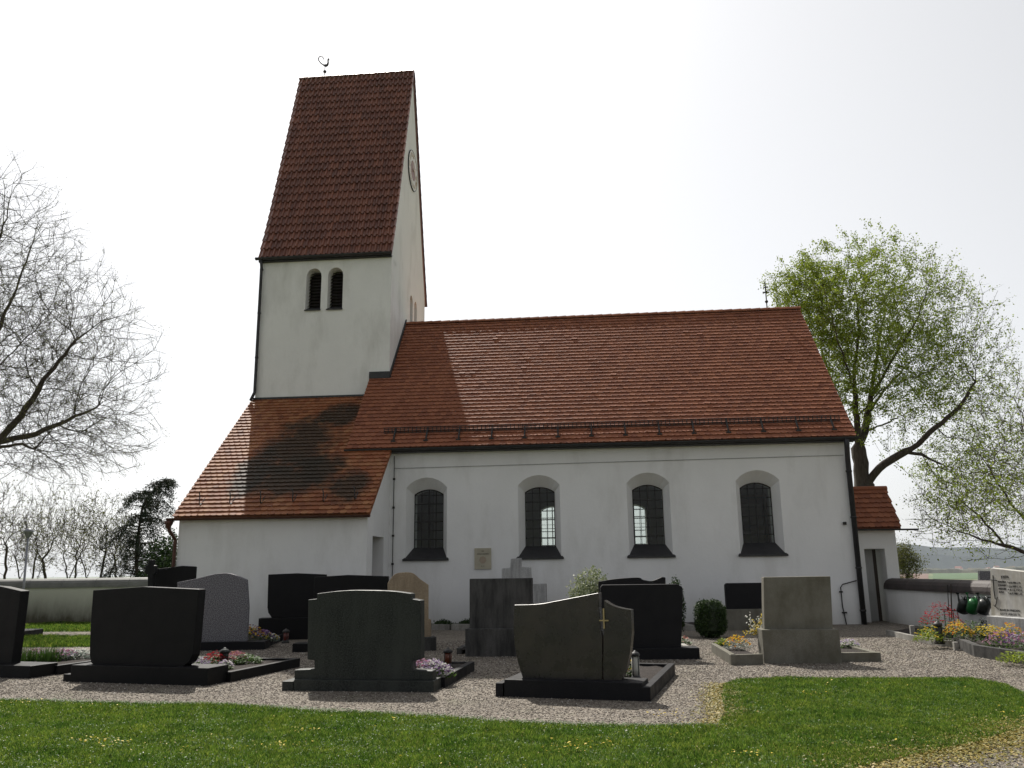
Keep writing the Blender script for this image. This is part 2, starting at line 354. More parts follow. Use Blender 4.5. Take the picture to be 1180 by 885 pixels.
def gravel_mat():
    m, N, K, P = newmat('gravel'); v = coords(N, K)
    vo = N.new('ShaderNodeTexVoronoi'); vo.inputs['Scale'].default_value = 62; K.new(v, vo.inputs['Vector'])
    sp = N.new('ShaderNodeSeparateColor'); K.new(vo.outputs['Color'], sp.inputs[0])
    col = ramp(N, K, sp.outputs[0], [(0, (.055, .045, .036)), (.3, (.12, .10, .08)), (.6, (.19, .162, .132)), (.85, (.27, .238, .2)), (1, (.46, .43, .38))])
    n = noise(N, K, v, .8, 6); col = mix(N, K, col, ramp(N, K, n, [(.3, (.72, .70, .66)), (.7, (1.05, 1.03, 1))]), .8, 'MULTIPLY')
    ng = noise(N, K, v, 1.7, 7, .7)
    col = mix(N, K, col, (.10, .11, .05), ramp(N, K, ng, [(.54, (0, 0, 0)), (.75, (.6,)*3)]))
    K.new(col, P.inputs['Base Color']); P.inputs['Roughness'].default_value = .9
    inv = N.new('ShaderNodeMath'); inv.operation = 'SUBTRACT'; inv.inputs[0].default_value = 1; K.new(vo.outputs['Distance'], inv.inputs[1])
    bump(N, K, P, inv.outputs[0], .9, .012)
    return m
Mt['gravel'] = gravel_mat()
mb = MB(); mb.add([(-34, -6, .004), (34, -6, .004), (34, 27.6, .004), (-34, 27.6, .004)], [(0, 1, 2, 3)])
tag(mb.build('gravel_yard', 'gravel'), 'grey beige gravel covering the churchyard between the graves', None, None, 'structure')

# lawns ---------------------------------------------------------------
def inpoly(P, X, Y):
    c = np.zeros(len(X), bool); n = len(P)
    for i in range(n):
        x1, y1 = P[i]; x2, y2 = P[(i+1) % n]
        m = ((y1 > Y) != (y2 > Y)); xi = (x2-x1)*(Y-y1)/(y2-y1+1e-12)+x1; c ^= m & (X < xi)
    return c
edge = [(-60, 806), (0, 808), (60, 809), (150, 812), (230, 812), (300, 816), (360, 820), (430, 823), (500, 827), (560, 832), (620, 835), (690, 838), (770, 838),
        (826, 838), (836, 825), (832, 806), (834, 790), (850, 784), (900, 782), (980, 783), (1060, 782), (1120, 783), (1158, 789), (1182, 802), (1240, 812), (1300, 825)]
lawn = [tuple(gr(*p)[:2]) for p in edge]
low = [tuple(gr(*p)[:2]) for p in [(1240, 835), (1180, 840), (1130, 857), (1060, 872), (990, 887), (900, 915)]]
lawn = lawn+low+[(2.2, 4.5), (-9, 4.5)]
def jag(P, amp=.09, step=.18):
    out = []
    for i in range(len(P)):
        a = Vector(P[i]).to_2d() if len(P[i]) > 2 else Vector(P[i]); b = Vector(P[(i+1) % len(P)])
        n = max(1, int((b-a).length/step)); pr = Vector((-(b-a).y, (b-a).x)).normalized() if (b-a).length > 0 else Vector((0, 0))
        for k in range(n):
            p = a.lerp(b, k/n)+pr*random.uniform(-amp, amp); out.append((p.x, p.y))
    return out
def lawn_mat():
    m, N, K, P = newmat('lawn_turf'); v = coords(N, K)
    col = ramp(N, K, noise(N, K, v, 1.1, 7, .65), [(.3, (.045, .08, .014)), (.55, (.075, .125, .021)), (.75, (.13, .15, .038))])
    col = mix(N, K, col, ramp(N, K, noise(N, K, v, 60, 3), [(.35, (.4, .4, .35)), (.65, (1.2, 1.2, 1.1))]), .8, 'MULTIPLY')
    K.new(col, P.inputs['Base Color']); P.inputs['Roughness'].default_value = .95
    return m
Mt['turf'] = lawn_mat()
def blades(P, n, h=(.02, .05), wd=.006, pw=1.0, name='grass', label='', z0=.006, ypow=1.0):
    P = np.array(P); x0, y0 = P.min(0); x1, y1 = P.max(0); X = []; Y = []
    y0 = max(y0, 5.6)
    tot = 0
    while tot < n:
        x = rng.uniform(x0, x1, n); t = rng.uniform(0, 1, n)**ypow; y = y0+(y1-y0)*t
        ok = inpoly(P, x, y) & (np.abs(x) < y*.72+.6); X.append(x[ok]); Y.append(y[ok]); tot += ok.sum()
        if len(X) > 60: break
    X = np.concatenate(X)[:n]; Y = np.concatenate(Y)[:n]; n = len(X)
    # clumping: taller where low-frequency noise is high
    f = .5+.5*np.sin(X*3.1+1.7*np.sin(Y*2.3))*np.sin(Y*3.7+1.3*np.sin(X*1.9)); f2 = .5+.5*np.sin(X*11+3*np.sin(Y*9))*np.sin(Y*13+2*np.sin(X*7))
    H = rng.uniform(h[0], h[1], n)*(.55+.5*f+.35*f2); a = rng.uniform(0, 2*np.pi, n); lean = rng.uniform(.1, .9, n)*H; la = rng.uniform(0, 2*np.pi, n)
    W = wd*rng.uniform(.6, 1.3, n)
    b = np.stack([X, Y, np.full(n, z0)], 1); dx = np.stack([np.cos(a)*W, np.sin(a)*W, 0*a], 1)/2
    ln = np.stack([np.cos(la)*lean, np.sin(la)*lean, H], 1); mid = np.stack([np.cos(la)*lean*.3, np.sin(la)*lean*.3, H*.6], 1)
    V = np.stack([b-dx, b+dx, b+mid+dx*.7, b+ln, b+mid-dx*.7], 1).reshape(-1, 3)
    F = np.arange(n*5).reshape(n, 5)
    return tag(linkmesh(name, fastmesh(name, V, F), 'grass'), label, 'grass', None, 'stuff')
lj = jag(lawn)
mb = MB(); mb.fill(lj, [], lambda x, y: (x, y, .008))
tag(mb.build('lawn', 'turf', fixn=False), 'short green lawn in front of the graves', None, None, 'structure')
blades(lawn, 420000, (.018, .045), .0075, name='lawn_grass', label='short spring grass of the front lawn', ypow=1.15)
# mossy, weedy fringe
def along(P, n, spread, x_lim=None):
    P = [Vector(p) for p in P]; seg = [(P[i+1]-P[i]).length for i in range(len(P)-1)]; tot = sum(seg); out = []
    for _ in range(n):
        t = random.uniform(0, tot); i = 0
        while t > seg[i] and i < len(seg)-1: t -= seg[i]; i += 1
        p = P[i].lerp(P[i+1], t/seg[i]); out.append((p.x+random.gauss(0, spread), p.y+random.gauss(0, spread)))
    return np.array(out)
def weeds(pts, s, mat, name, label, hh=.03):
    n = len(pts); a = rng.uniform(0, 2*np.pi, n); S = s*rng.uniform(.5, 1.4, n)
    c = np.stack([pts[:, 0], pts[:, 1], rng.uniform(.01, hh, n)], 1); t = rng.uniform(-.5, .5, (n, 2))
    ux = np.stack([np.cos(a), np.sin(a), t[:, 0]], 1)*S[:, None]; uy = np.stack([-np.sin(a), np.cos(a), t[:, 1]], 1)*S[:, None]
    V = np.stack([c-ux, c-uy*.6, c+ux, c+uy*.6], 1).reshape(-1, 3)
    return tag(linkmesh(name, fastmesh(name, V, np.arange(n*4).reshape(n, 4)), mat), label, 'ground cover', None, 'stuff')
Mt['moss'] = leaf('moss_tips', (.12, .13, .02), (.34, .25, .05), .2)
fr = np.concatenate([along([tuple(gr(*p)[:2]) for p in [(826, 838), (836, 825), (832, 806), (834, 790)]], 6500, .13),
                     along(low[:5], 9000, .2), along(low[:5], 5000, .4)])
weeds(fr, .014, 'moss', 'yellow_moss', 'yellowish moss creeping along the lawn edge beside the gravel')
fr2 = along(lawn[1:14], 7000, .06)
weeds(fr2, .010, 'leaf_plant', 'edge_weeds', 'low weeds where the lawn meets the gravel', .04)
def dots(n, poly, mat, name, label, s, hz):
    P = np.array(poly); x0, y0 = P.min(0); x1, y1 = P.max(0); X = rng.uniform(x0, x1, n*6); Y = rng.uniform(max(y0, 6), y1, n*6); ok = inpoly(P, X, Y)
    cl = (.5+.5*np.sin(X*1.7+2*np.sin(Y*1.1)))*(.5+.5*np.sin(Y*2.9+X)) > rng.uniform(.2, 1, len(X))
    ok &= cl; return weeds(np.stack([X[ok], Y[ok]], 1)[:n], s, mat, name, label, hz)
def scatter(n, poly, f):
    P = np.array(poly); x0, y0 = P.min(0); x1, y1 = P.max(0); X = rng.uniform(x0, x1, n*5); Y = rng.uniform(max(y0, 5.8), y1, n*5); ok = inpoly(P, X, Y) & (np.abs(X) < Y*.7+.5) & (f(X, Y) > rng.uniform(.15, 1, len(X)))
    return np.stack([X[ok], Y[ok]], 1)[:n]
fa = lambda X, Y: .5+.5*np.sin(X*2.3+2*np.sin(Y*3.1))*np.sin(Y*4.1+1.5*np.sin(X*2.7))
fb = lambda X, Y: 1-fa(X, Y)
weeds(scatter(26000, lawn, fa), .0085, 'leaf_plant', 'clover_leaves', 'small round clover and daisy leaves among the lawn grass', .045)
weeds(scatter(5000, lawn, fb), .0065, 'moss', 'pale_weeds', 'pale yellow green weeds and dry tips among the lawn grass', .045)
cl = [gr(px, py) for px, py in ((105, 857), (130, 860), (650, 864), (655, 868), (690, 860), (770, 826), (330, 862), (20, 812), (860, 872), (940, 802), (345, 846))]
cp_ = np.array([(c.x+random.gauss(0, .10), c.y+random.gauss(0, .07)) for c in cl for _ in range(26)])
weeds(cp_, .013, 'yellow', 'dandelion_patches', 'clusters of bright yellow blossoms in the front lawn', .06)
dots(260, lawn, 'yellow', 'dandelion_blossoms', 'tiny yellow blossoms scattered over the front lawn', .012, .05).location.z = .02
dots(260, lawn, 'white', 'daisy_blossoms', 'tiny white daisies scattered over the front lawn', .008, .05).location.z = .02
# background lawn strips on the left
for i, (ya, yb) in enumerate([(733, 743), (719, 727), (710, 713.5)]):
    Ya, Yb = gr(60, ya).y, gr(60, yb).y
    poly = [(-30, Yb+.9), (-7.7, Yb-1.0), (-7.7, Ya-1.0), (-30, Ya+.9)] if i < 2 else [(-30, Yb), (-10.5, Yb), (-10.5, 28.2), (-30, 28.2)]
    mb = MB(); mb.fill(jag(poly, .08, .5), [], lambda x, y: (x, y, .009))
    tag(mb.build('grass_strip', 'turf', fixn=False), ['grass strip nearest the black gravestones on the left', 'middle grass strip on the left', 'grass strip at the foot of the left wall'][i], None, None, 'structure')
    blades(poly, 26000, (.05, .11), .02, name='strip_grass', label=['tufted grass on the strip nearest the left gravestones', 'tufted grass on the middle strip at left', 'tufted grass below the left churchyard wall'][i])
# loose pebbles lying on the gravel near the camera
def pebbles(n):
    X = rng.uniform(-9, 9.5, n*3); t = rng.uniform(0, 1, n*3); Y = 7+13*t**1.2; ok = ~inpoly(np.array(lawn), X, Y) & (np.abs(X) < Y*.7+.5)
    X = X[ok][:n]; Y = Y[ok][:n]; n = len(X); S = rng.uniform(.005, .0125, n)*(1+.25*(Y > 12))
    base = np.array([(1, 0, 0), (0, 1, 0), (-1, 0, 0), (0, -1, 0), (0, 0, .7), (0, 0, -.5)])
    a = rng.uniform(0, 6.28, n); ca, sa = np.cos(a), np.sin(a); st = rng.uniform(.6, 1.3, (n, 1))
    B = base[None]*S[:, None, None]; B = B*np.stack([st[:, 0], 1/st[:, 0], np.ones(n)], 1)[:, None, :]
    V = np.stack([B[:, :, 0]*ca[:, None]-B[:, :, 1]*sa[:, None]+X[:, None], B[:, :, 0]*sa[:, None]+B[:, :, 1]*ca[:, None]+Y[:, None], B[:, :, 2]+.006], 2).reshape(-1, 3)
    f = np.array([(0, 1, 4), (1, 2, 4), (2, 3, 4), (3, 0, 4), (1, 0, 5), (2, 1, 5), (3, 2, 5), (0, 3, 5)])
    F = (f[None]+(np.arange(n)*6)[:, None, None]).reshape(-1, 3)
    m, N, K, P = newmat('pebbles'); g = N.new('ShaderNodeNewGeometry')
    K.new(ramp(N, K, g.outputs['Random Per Island'], [(0, (.05, .04, .034)), (.3, (.12, .10, .083)), (.6, (.20, .17, .14)), (.9, (.30, .27, .23)), (1, (.56, .54, .5))]), P.inputs['Base Color']); P.inputs['Roughness'].default_value = .85
    tag(linkmesh('gravel_pebbles', fastmesh('gravel_pebbles', V, F), m), 'loose beige and grey pebbles lying on the gravel', 'gravel', None, 'stuff')
pebbles(90000)

# distant country --------------------------------------------------------
def hills():
    n = 90; V = []; F = []
    for j, (d, k) in enumerate([(0, 0), (.35, .55), (.75, .95), (1, 1), (1.6, .6), (2.2, 0)]):
        for i in range(n):
            t = i/(n-1); X = 700+5200*t; Y = 4300+900*math.sin(t*2.1)
            h = (118+16*math.sin(t*9)+9*math.sin(t*23+1)+5*math.sin(t*61))*min(1, t*4+.15)
            rgh = 6*random.random() if 0 < j < 5 else 0
            V.append((X, Y+d*500, -32+(h+32)*k+rgh))
    for j in range(5):
        F += [(j*n+i, j*n+i+1, (j+1)*n+i+1, (j+1)*n+i) for i in range(n-1)]
    me = bpy.data.meshes.new('hills'); me.from_pydata(V, [], F); me.update()
    m = mat_var('forest_hill', (.010, .018, .014), (.025, .034, .022), .02, .95)
    tag(linkmesh('hills', me, m), 'long forested ridge on the horizon', None, None, 'structure')
hills()
def sheetpx(name, x0, x1, y0, y1, col, label):
    z = -29.5; P = [gr(x0, y0, z), gr(x1, y0, z), gr(x1, y1, z), gr(x0, y1, z)]
    mb = MB(); mb.add(P, [(0, 1, 2, 3)]); m = mat_var(name, tuple(c*.85 for c in col), col, .01, .9)
    tag(mb.build(name, m), label, None, None, 'structure')
def far_woods():
    V = []; F = []; n = 160
    for j, (d, k) in enumerate([(0, 0), (12, .8), (40, 1), (90, .7), (110, 0)]):
        for i in range(n):
            t = i/(n-1); V.append((900+2600*t, 2750+250*math.sin(t*5)+d*2, -31+(22+8*math.sin(t*17)+random.uniform(-3, 4))*k))
    for j in range(4): F += [(j*n+i, j*n+i+1, (j+1)*n+i+1, (j+1)*n+i) for i in range(n-1)]
    me = bpy.data.meshes.new('woods'); me.from_pydata(V, [], F); me.update()
    tag(linkmesh('far_woods', me, mat_var('spring_woods', (.03, .036, .018), (.075, .065, .038), .03, .95)), 'brownish green belt of trees in the valley behind the town', 'woods', None, 'stuff')
far_woods()
sheetpx('pale_field', 1000, 1330, 655.5, 659.5, (.62, .58, .54), 'pale glaring field in the valley beyond the town')
sheetpx('green_field', 1075, 1330, 660.5, 667, (.045, .095, .02), 'bright green meadow in the valley below the hill')
sheetpx('brown_field', 990, 1070, 661, 667, (.14, .075, .05), 'reddish brown ploughed field in the valley')
hw = mat_var('house_render', (.55, .52, .48), (.65, .62, .58), .1); hr = mat_var('house_tiles', (.2, .09, .06), (.3, .14, .1), .1)
def house(x, y, s, rz):
    e = empty('town_house', (x, y, -29.4), rz, 'tiny pale distant town house with red roof', 'house', 'distant houses of the town in the valley')
    mb = MB().box(-8*s, 8*s, -5*s, 5*s, 0, 6*s); mb.prism([(-8*s, -5*s, 6*s), (-8*s, 5*s, 6*s), (-8*s, 0, 9.6*s)], (16*s, 0, 0)); mb.build('wall', hw, e)
    mb = MB()
    for sg in (-1, 1): mb.prism([(-8.5*s, sg*5.8*s, 5.6*s), (-8.5*s, 0, 10.0*s), (-8.5*s, 0, 10.5*s), (-8.5*s, sg*6*s, 6.0*s)], (17*s, 0, 0))
    mb.build('roof', hr, e)
for i in range(44):
    p = gr(random.uniform(1036, 1185), random.choice([652.5, 653.5, 654.5, 655.5, 657])+(0), -29.4)
    house(p.x, p.y, random.uniform(1.0, 1.9), random.uniform(-.6, .6))

# ------------------------------------------------------------------ the church
church = empty('church', (CX, CY, 0), -R(YAW), 'white plastered village church with red tiled roofs and saddle-roofed tower', 'church')
HE, W2, HR, L_, UT, VT = 5.2, 4.488, 10.543, 14.73, -14.064, 2.204
TW, TD, TE = 4.66, 5.87, 12.5
SL = (HR-HE)/(W2+.3)
def roofz(v): return HE+SL*(v+.3)
def arch(x0, x1, z0, zs, zt, n=8):
    """opening outline, counter-clockwise from lower left; segmental or round head"""
    P = [(x0, z0), (x1, z0)]; c = (x0+x1)/2; hw_ = (x1-x0)/2
    for i in range(n+1):
        t = i/n
        if zt-zs > hw_*.75: P.append((c+hw_*math.cos(math.pi*t), zs+(zt-zs)*math.sin(math.pi*t)))
        else:
            rad = (hw_**2+(zt-zs)**2)/(2*(zt-zs)); a0 = math.asin(hw_/rad); a = a0*(1-2*t); P.append((c+rad*math.sin(a), zt-rad+rad*math.cos(a)))
    return P
def walled(mb, outer, ops, T, thick, d1):
    """wall face + splayed reveals; T(a,b,depth)->3-D; ops=[(outer,inner)] outlines with equal counts"""
    mb.fill(outer, [o for o, i in ops], lambda a, b: T(a, b, 0))
    mb.fill(outer, [i for o, i in ops], lambda a, b: T(a, b, thick))
    for o, i in ops:
        mb.loft([T(a, b, 0) for a, b in o], [T(a, b, d1) for a, b in i])
        mb.loft([T(a, b, d1) for a, b in i], [T(a, b, thick) for a, b in i])
    n = len(outer); mb.loft([T(a, b, 0) for a, b in outer], [T(a, b, thick) for a, b in outer])
WIN = [-12.31, -8.94, -5.74, -2.60]; DG = .42
ops = []
for u in WIN:
    ops.append((arch(u-.62, u+.62, 1.94, 4.03, 4.33), arch(u-.44, u+.44, 2.24, 3.85, 4.0)))
WB = HE-.08
mb = MB()
walled(mb, [(-14.05, -.3), (0, -.3), (0, WB), (-14.05, WB)], ops, lambda a, b, d: (a, d, b), .8, DG)
walled(mb, [(-14.05, -.3), (0, -.3), (0, WB), (-14.05, WB)], ops[1:], lambda a, b, d: (a, 2*W2-d, b), .8, DG)
# east gable
mb.prism([(-.6, .8, -.3), (-.6, 2*W2-.8, -.3), (-.6, 2*W2-.8, WB), (-.6, .8, WB)], (.6, 0, 0))
mb.prism([(-.5, .02, WB), (-.5, 2*W2-.02, WB), (-.5, W2, roofz(W2)-.1)], (.498, 0, 0))
mb.build('nave_wall', 'plaster', church)
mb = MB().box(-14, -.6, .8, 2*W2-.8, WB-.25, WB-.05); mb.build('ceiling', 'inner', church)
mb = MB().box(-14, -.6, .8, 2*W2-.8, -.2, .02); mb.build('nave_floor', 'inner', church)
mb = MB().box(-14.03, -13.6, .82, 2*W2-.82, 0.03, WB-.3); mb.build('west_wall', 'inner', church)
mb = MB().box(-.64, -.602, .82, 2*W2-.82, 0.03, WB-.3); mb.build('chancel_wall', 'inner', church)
# cornice bead with thin shadow line + wire
for i, u in enumerate(WIN):
    for back in ((0, 1) if i else (0,)):
        fr_ = empty('window', (u, 0 if not back else 2*W2, 0), 0 if not back else math.pi); fr_.parent = church
        gl = MB(); o = arch(-.44, .44, 2.24, 3.85, 4.0); gl.fill(o, [], lambda a, b: (a, DG+.02, b)); gl.build('pane', 'glass', fr_, fixn=False)
        b = MB()
        xs = [-.44+.88*k/4 for k in range(1, 4)]; zs = [2.24+.265*k for k in range(1, 7)]
        for k, x in enumerate(xs): b.box(x-(.018 if k == 1 else .008), x+(.018 if k == 1 else .008), DG-.012, DG+.012, 2.24, 3.98-(abs(x) > .2)*.05)
        for k, z in enumerate(zs):
            h = .014 if k % 2 == 0 else .007; b.box(-.44, .44, DG-.018, DG+.008, z-h, z+h)
        for a_, c_ in zip(o, o[1:]+o[:1]): b.tube([(a_[0], DG, a_[1]), (c_[0], DG, c_[1])], .022, 6)
        b.build('grille', 'iron', fr_)
        s = MB(); s.prism([(-.68, -.05, 1.93), (.68, -.05, 1.93), (.45, DG-.02, 2.27), (-.45, DG-.02, 2.27)], (0, 0, -.05))
        s.box(-.69, .69, -.07, -.045, 1.875, 1.935); s.build('sill', 'dark_metal', fr_)

# -- roofs --
def flat_tiles(mb, o, eu, es, en, U, S, mask, tw=.18, ex=.188, th=.03, seed=1):
    """beaver-tail tiles: o origin at eaves, eu along eaves, es up the slope, en normal"""
    rnd = random.Random(seed); o, eu, es, en = map(Vector, (o, eu, es, en)); ns = int(S/ex)
    for j in range(ns+1):
        s0 = j*ex; u = -(tw/2 if j % 2 else 0)
        sag = .006*math.sin(j*.9)
        while u < U:
            a = max(u, 0); b = min(u+tw*.985, U); uc = (a+b)/2
            if b-a > .03 and mask(uc, s0+.08):
                z = .040+rnd.uniform(0, .005)+(.01 if rnd.random() < .006 else 0); dz = rnd.uniform(-.003, .003); s1 = min(s0+.235, S+.02)
                ds = rnd.uniform(-.004, .004)
                pts = [(a, s1, .002), (a, s0+.03+ds, z), (a+.25*(b-a), s0+.006+ds, z), (b-.25*(b-a), s0+ds+.006, z+dz), (b, s0+.03+ds, z+dz), (b, s1, .002)]
                P = [o+eu*p[0]+es*p[1]+en*p[2] for p in pts]; Q = [p-en*th for p in P[1:5]]
                mb.add(P+Q, [(0, 1, 2, 3, 4, 5), (1, 6, 7, 2), (2, 7, 8, 3), (3, 8, 9, 4), (0, 6, 1), (5, 4, 9)])
            u += tw
def frame(v0, z0, v1, z1):
    d = Vector((0, v1-v0, z1-z0)); S = d.length; es = d/S; en = Vector((0, -es.z, es.y)) if v1 > v0 else Vector((0, es.z, -es.y)); return es, en, S
es, en, S = frame(-.3, HE, W2, HR)
mb = MB(); u0, u1 = -L_, .22
def mask_nave(u, s):
    v = -.3+es.y*s; return (v < VT) or (u0+u > UT+.02)
flat_tiles(mb, (u0, -.3, HE), (1, 0, 0), es, en, u1-u0, S, mask_nave)
es2, en2, S2 = frame(2*W2+.3, HE, W2, HR)
flat_tiles(mb, (UT+.02, 2*W2+.3, HE), (1, 0, 0), es2, en2, u1-UT-.02, S2, lambda u, s: True, seed=5)
# underlay
n_ = en*.03
def slab(mb, pts, n, t=.06):
    mb.prism([Vector(p)-Vector(n)*.035 for p in pts], -Vector(n)*t)
slab(mb, [(u0+.02, -.28, roofz(-.28)), (u1-.02, -.28, roofz(-.28)), (u1-.02, VT-.01, roofz(VT-.01)), (u0+.02, VT-.01, roofz(VT-.01))], en)
slab(mb, [(UT+.03, VT, roofz(VT)), (u1-.02, VT, roofz(VT)), (u1-.02, W2, HR), (UT+.03, W2, HR)], en)
slab(mb, [(UT+.03, 2*W2+.28, roofz(-.28)), (u1-.02, 2*W2+.28, roofz(-.28)), (u1-.02, W2, HR), (UT+.03, W2, HR)], en2)
nroof = mb.build('nave_roof', 'tiles', church, fixn=False)
mb = MB(); u = UT
while u < u1:
    V = []; n = 6; l = min(.36, u1-u+.02)
    for (uu, r) in ((u, .105), (u+l, .125)):
        for k in range(n+1):
            a = math.pi*k/n; V.append((uu, W2+r*math.cos(a), HR-.03+r*math.sin(a)))
    F = [(k, k+1, n+2+k, n+1+k) for k in range(n)]+[tuple(range(n+1)), tuple(range(n+1, 2*n+2))]
    mb.add(V, F); u += .33
mb.build('ridge_cap', 'tiles', nroof, fixn=False)
# eaves: fascia + gutter
def gutter(mb, a, b, r=.075, n=6):
    a, b = Vector(a), Vector(b); V = []
    for p in (a, b):
        for rr in (r, r-.012):
            for k in range(n+1):
                an = math.pi+math.pi*k/n; V.append(p+Vector((0, rr*math.cos(an), rr*math.sin(an))))
    m = n+1; F = []
    for k in range(n): F += [(k, k+1, 2*m+k+1, 2*m+k), (m+k, 3*m+k, 3*m+k+1, m+k+1)]
    F += [(0, 2*m, 3*m, m), (n, m+n, 3*m+n, 2*m+n)]
    F += [tuple(range(m))+tuple(range(2*m-1, m-1, -1)), tuple(range(2*m, 3*m))+tuple(range(4*m-1, 3*m-1, -1))]
    mb.add(V, F)
mb = MB(); gutter(mb, (u0-.03, -.37, HE-.02), (u1+.03, -.37, HE-.02)); mb.build('gutter', 'dark_metal', nroof)
mb = MB(); gutter(mb, (UT, 2*W2+.37, HE-.02), (u1, 2*W2+.37, HE-.02)); mb.build('gutter', 'dark_metal', nroof)
mb = MB().box(u0+.05, u1-.05, -.27, .0-.002, HE-.13, HE-.07); mb.build('soffit', 'dark_metal', nroof)
# verge edge at the west end over the annex (closing cheek)
mb = MB(); mb.prism([(u0+.03, -.2, HE-.06), (u0+.03, VT-.01, roofz(VT)-.12), (u0+.03, VT-.01, 6.9), (u0+.03, -.2, 4.9)], (.08, 0, 0)); mb.build('cheek_board', 'dark_metal', nroof)
# snow guard
a = ch(443, 500, (0, -.3, HE), en); b = ch(968, 488, (0, -.3, HE), en); sg = (a.y+b.y)/2
gz = roofz(sg)+.05
mb = MB(); gh = .17
for k in range(4): mb.tube([(a.x, sg-.01, gz+gh*k/3), (b.x, sg-.01, gz+gh*k/3)], .010, 5)
n = int((b.x-a.x)/.125)
for k in range(n+1):
    u = a.x+(b.x-a.x)*k/n; mb.box(u-.010, u+.010, sg-.012, sg+.004, gz, gz+gh)
for k in range(14):
    u = a.x+.35+(b.x-a.x-.6)*k/13; mb.box(u-.013, u+.013, sg-.03, sg-.008, gz-.04, gz+gh)
    mb.prism([(u-.02, sg-.03, gz-.02), (u-.02, sg-.26, roofz(sg-.26)+.045), (u-.02, sg-.22, roofz(sg-.22)+.1), (u-.02, sg-.03, gz+.1)], (.04, 0, 0))
    mb.box(u-.07, u+.07, sg-.3, sg-.24, roofz(sg-.27)+.035, roofz(sg-.27)+.08)
mb.build('snow_guard', 'iron', nroof)

# -- tower --
TL = UT-TW
def T_front(a, b, d): return (a, VT+d, b)
bops = []
for c in (ch(361, 340, (0, VT, 0), (0, 1, 0)).x, ch(386, 340, (0, VT, 0), (0, 1, 0)).x):
    o = arch(c-.27, c+.27, 10.50, 11.73, 12.02); bops.append((o, [(x*1.0, z) for x, z in arch(c-.26, c+.26, 10.58, 11.72, 12.0)]))
mb = MB()
# battered slightly: plain prism walls
walled(mb, [(TL, -.3), (UT, -.3), (UT, TE-.1), (TL, TE-.1)], bops, T_front, .7, .42)
VB = VT+TD; VM = (VT+VB)/2; ZR = 21.45
prof = [(VT-.14, TE-.08), (VT+.02, TE+.42), (VT+.30, TE+1.12), (VT+.66, TE+2.15), (VM, ZR)]      # bell-cast slope
gable = [(VT+.7, -.3), (VB, -.3), (VB, TE-.1)]+[(2*VM-v-.06*0, z-.14) for v, z in prof[1:-1]]+[(VM, ZR-.35)]+[(v, z-.14) for v, z in reversed(prof[1:-1])]+[(VT+.001, TE-.1), (VT+.001, TE-.3), (VT+.7, TE-.3)]
sops = []
for c in (5.50, 6.28):
    o = arch(c-.25, c+.25, 10.50, 11.73, 12.0); sops.append((o, arch(c-.24, c+.24, 10.58, 11.72, 11.98)))
walled(mb, gable, sops, lambda a, b, d: (UT-d, a, b), .7, .42)
walled(mb, gable, [], lambda a, b, d: (TL+d, a, b), .7, .42)
mb.box(TL+.7, UT-.7, VB-.7, VB, -.3, TE-.1)
mb.box(TL+.7, UT-.7, VT+.7, VB-.7, 9.8, 9.9)
tower = mb.build('tower_wall', 'plaster_tower', church)
for c, front in [(bops[0], 1), (bops[1], 1), (sops[0], 0), (sops[1], 0)]:
    xs = [p[0] for p in c[1]]; x0, x1 = min(xs), max(xs); cx = (x0+x1)/2
    e = empty('belfry_window', (cx, VT, 0) if front else (UT, cx, 0), 0 if front else math.pi/2); e.parent = church
    hw_ = (x1-x0)/2; l = MB()
    for k in range(12):
        z = 10.62+.115*k; wk = hw_ if z < 11.7 else hw_*math.sqrt(max(.05, 1-((z-11.7)/.3)**2))
        l.prism([(-wk, .28, z), (-wk, .42, z+.12), (-wk, .44, z+.12), (-wk, .30, z)], (2*wk, 0, 0))
    l.fill(arch(-hw_, hw_, 10.58, 11.72, 12.), [], lambda a, b: (a, .46, b)); l.build('louvre', 'louvre', e, fixn=False)
    s = MB(); s.prism([(-hw_-.03, -.05, 10.49), (hw_+.03, -.05, 10.49), (hw_-.01, .3, 10.66), (-hw_+.01, .3, 10.66)], (0, 0, -.04)); s.build('sill', 'dark_metal', e)

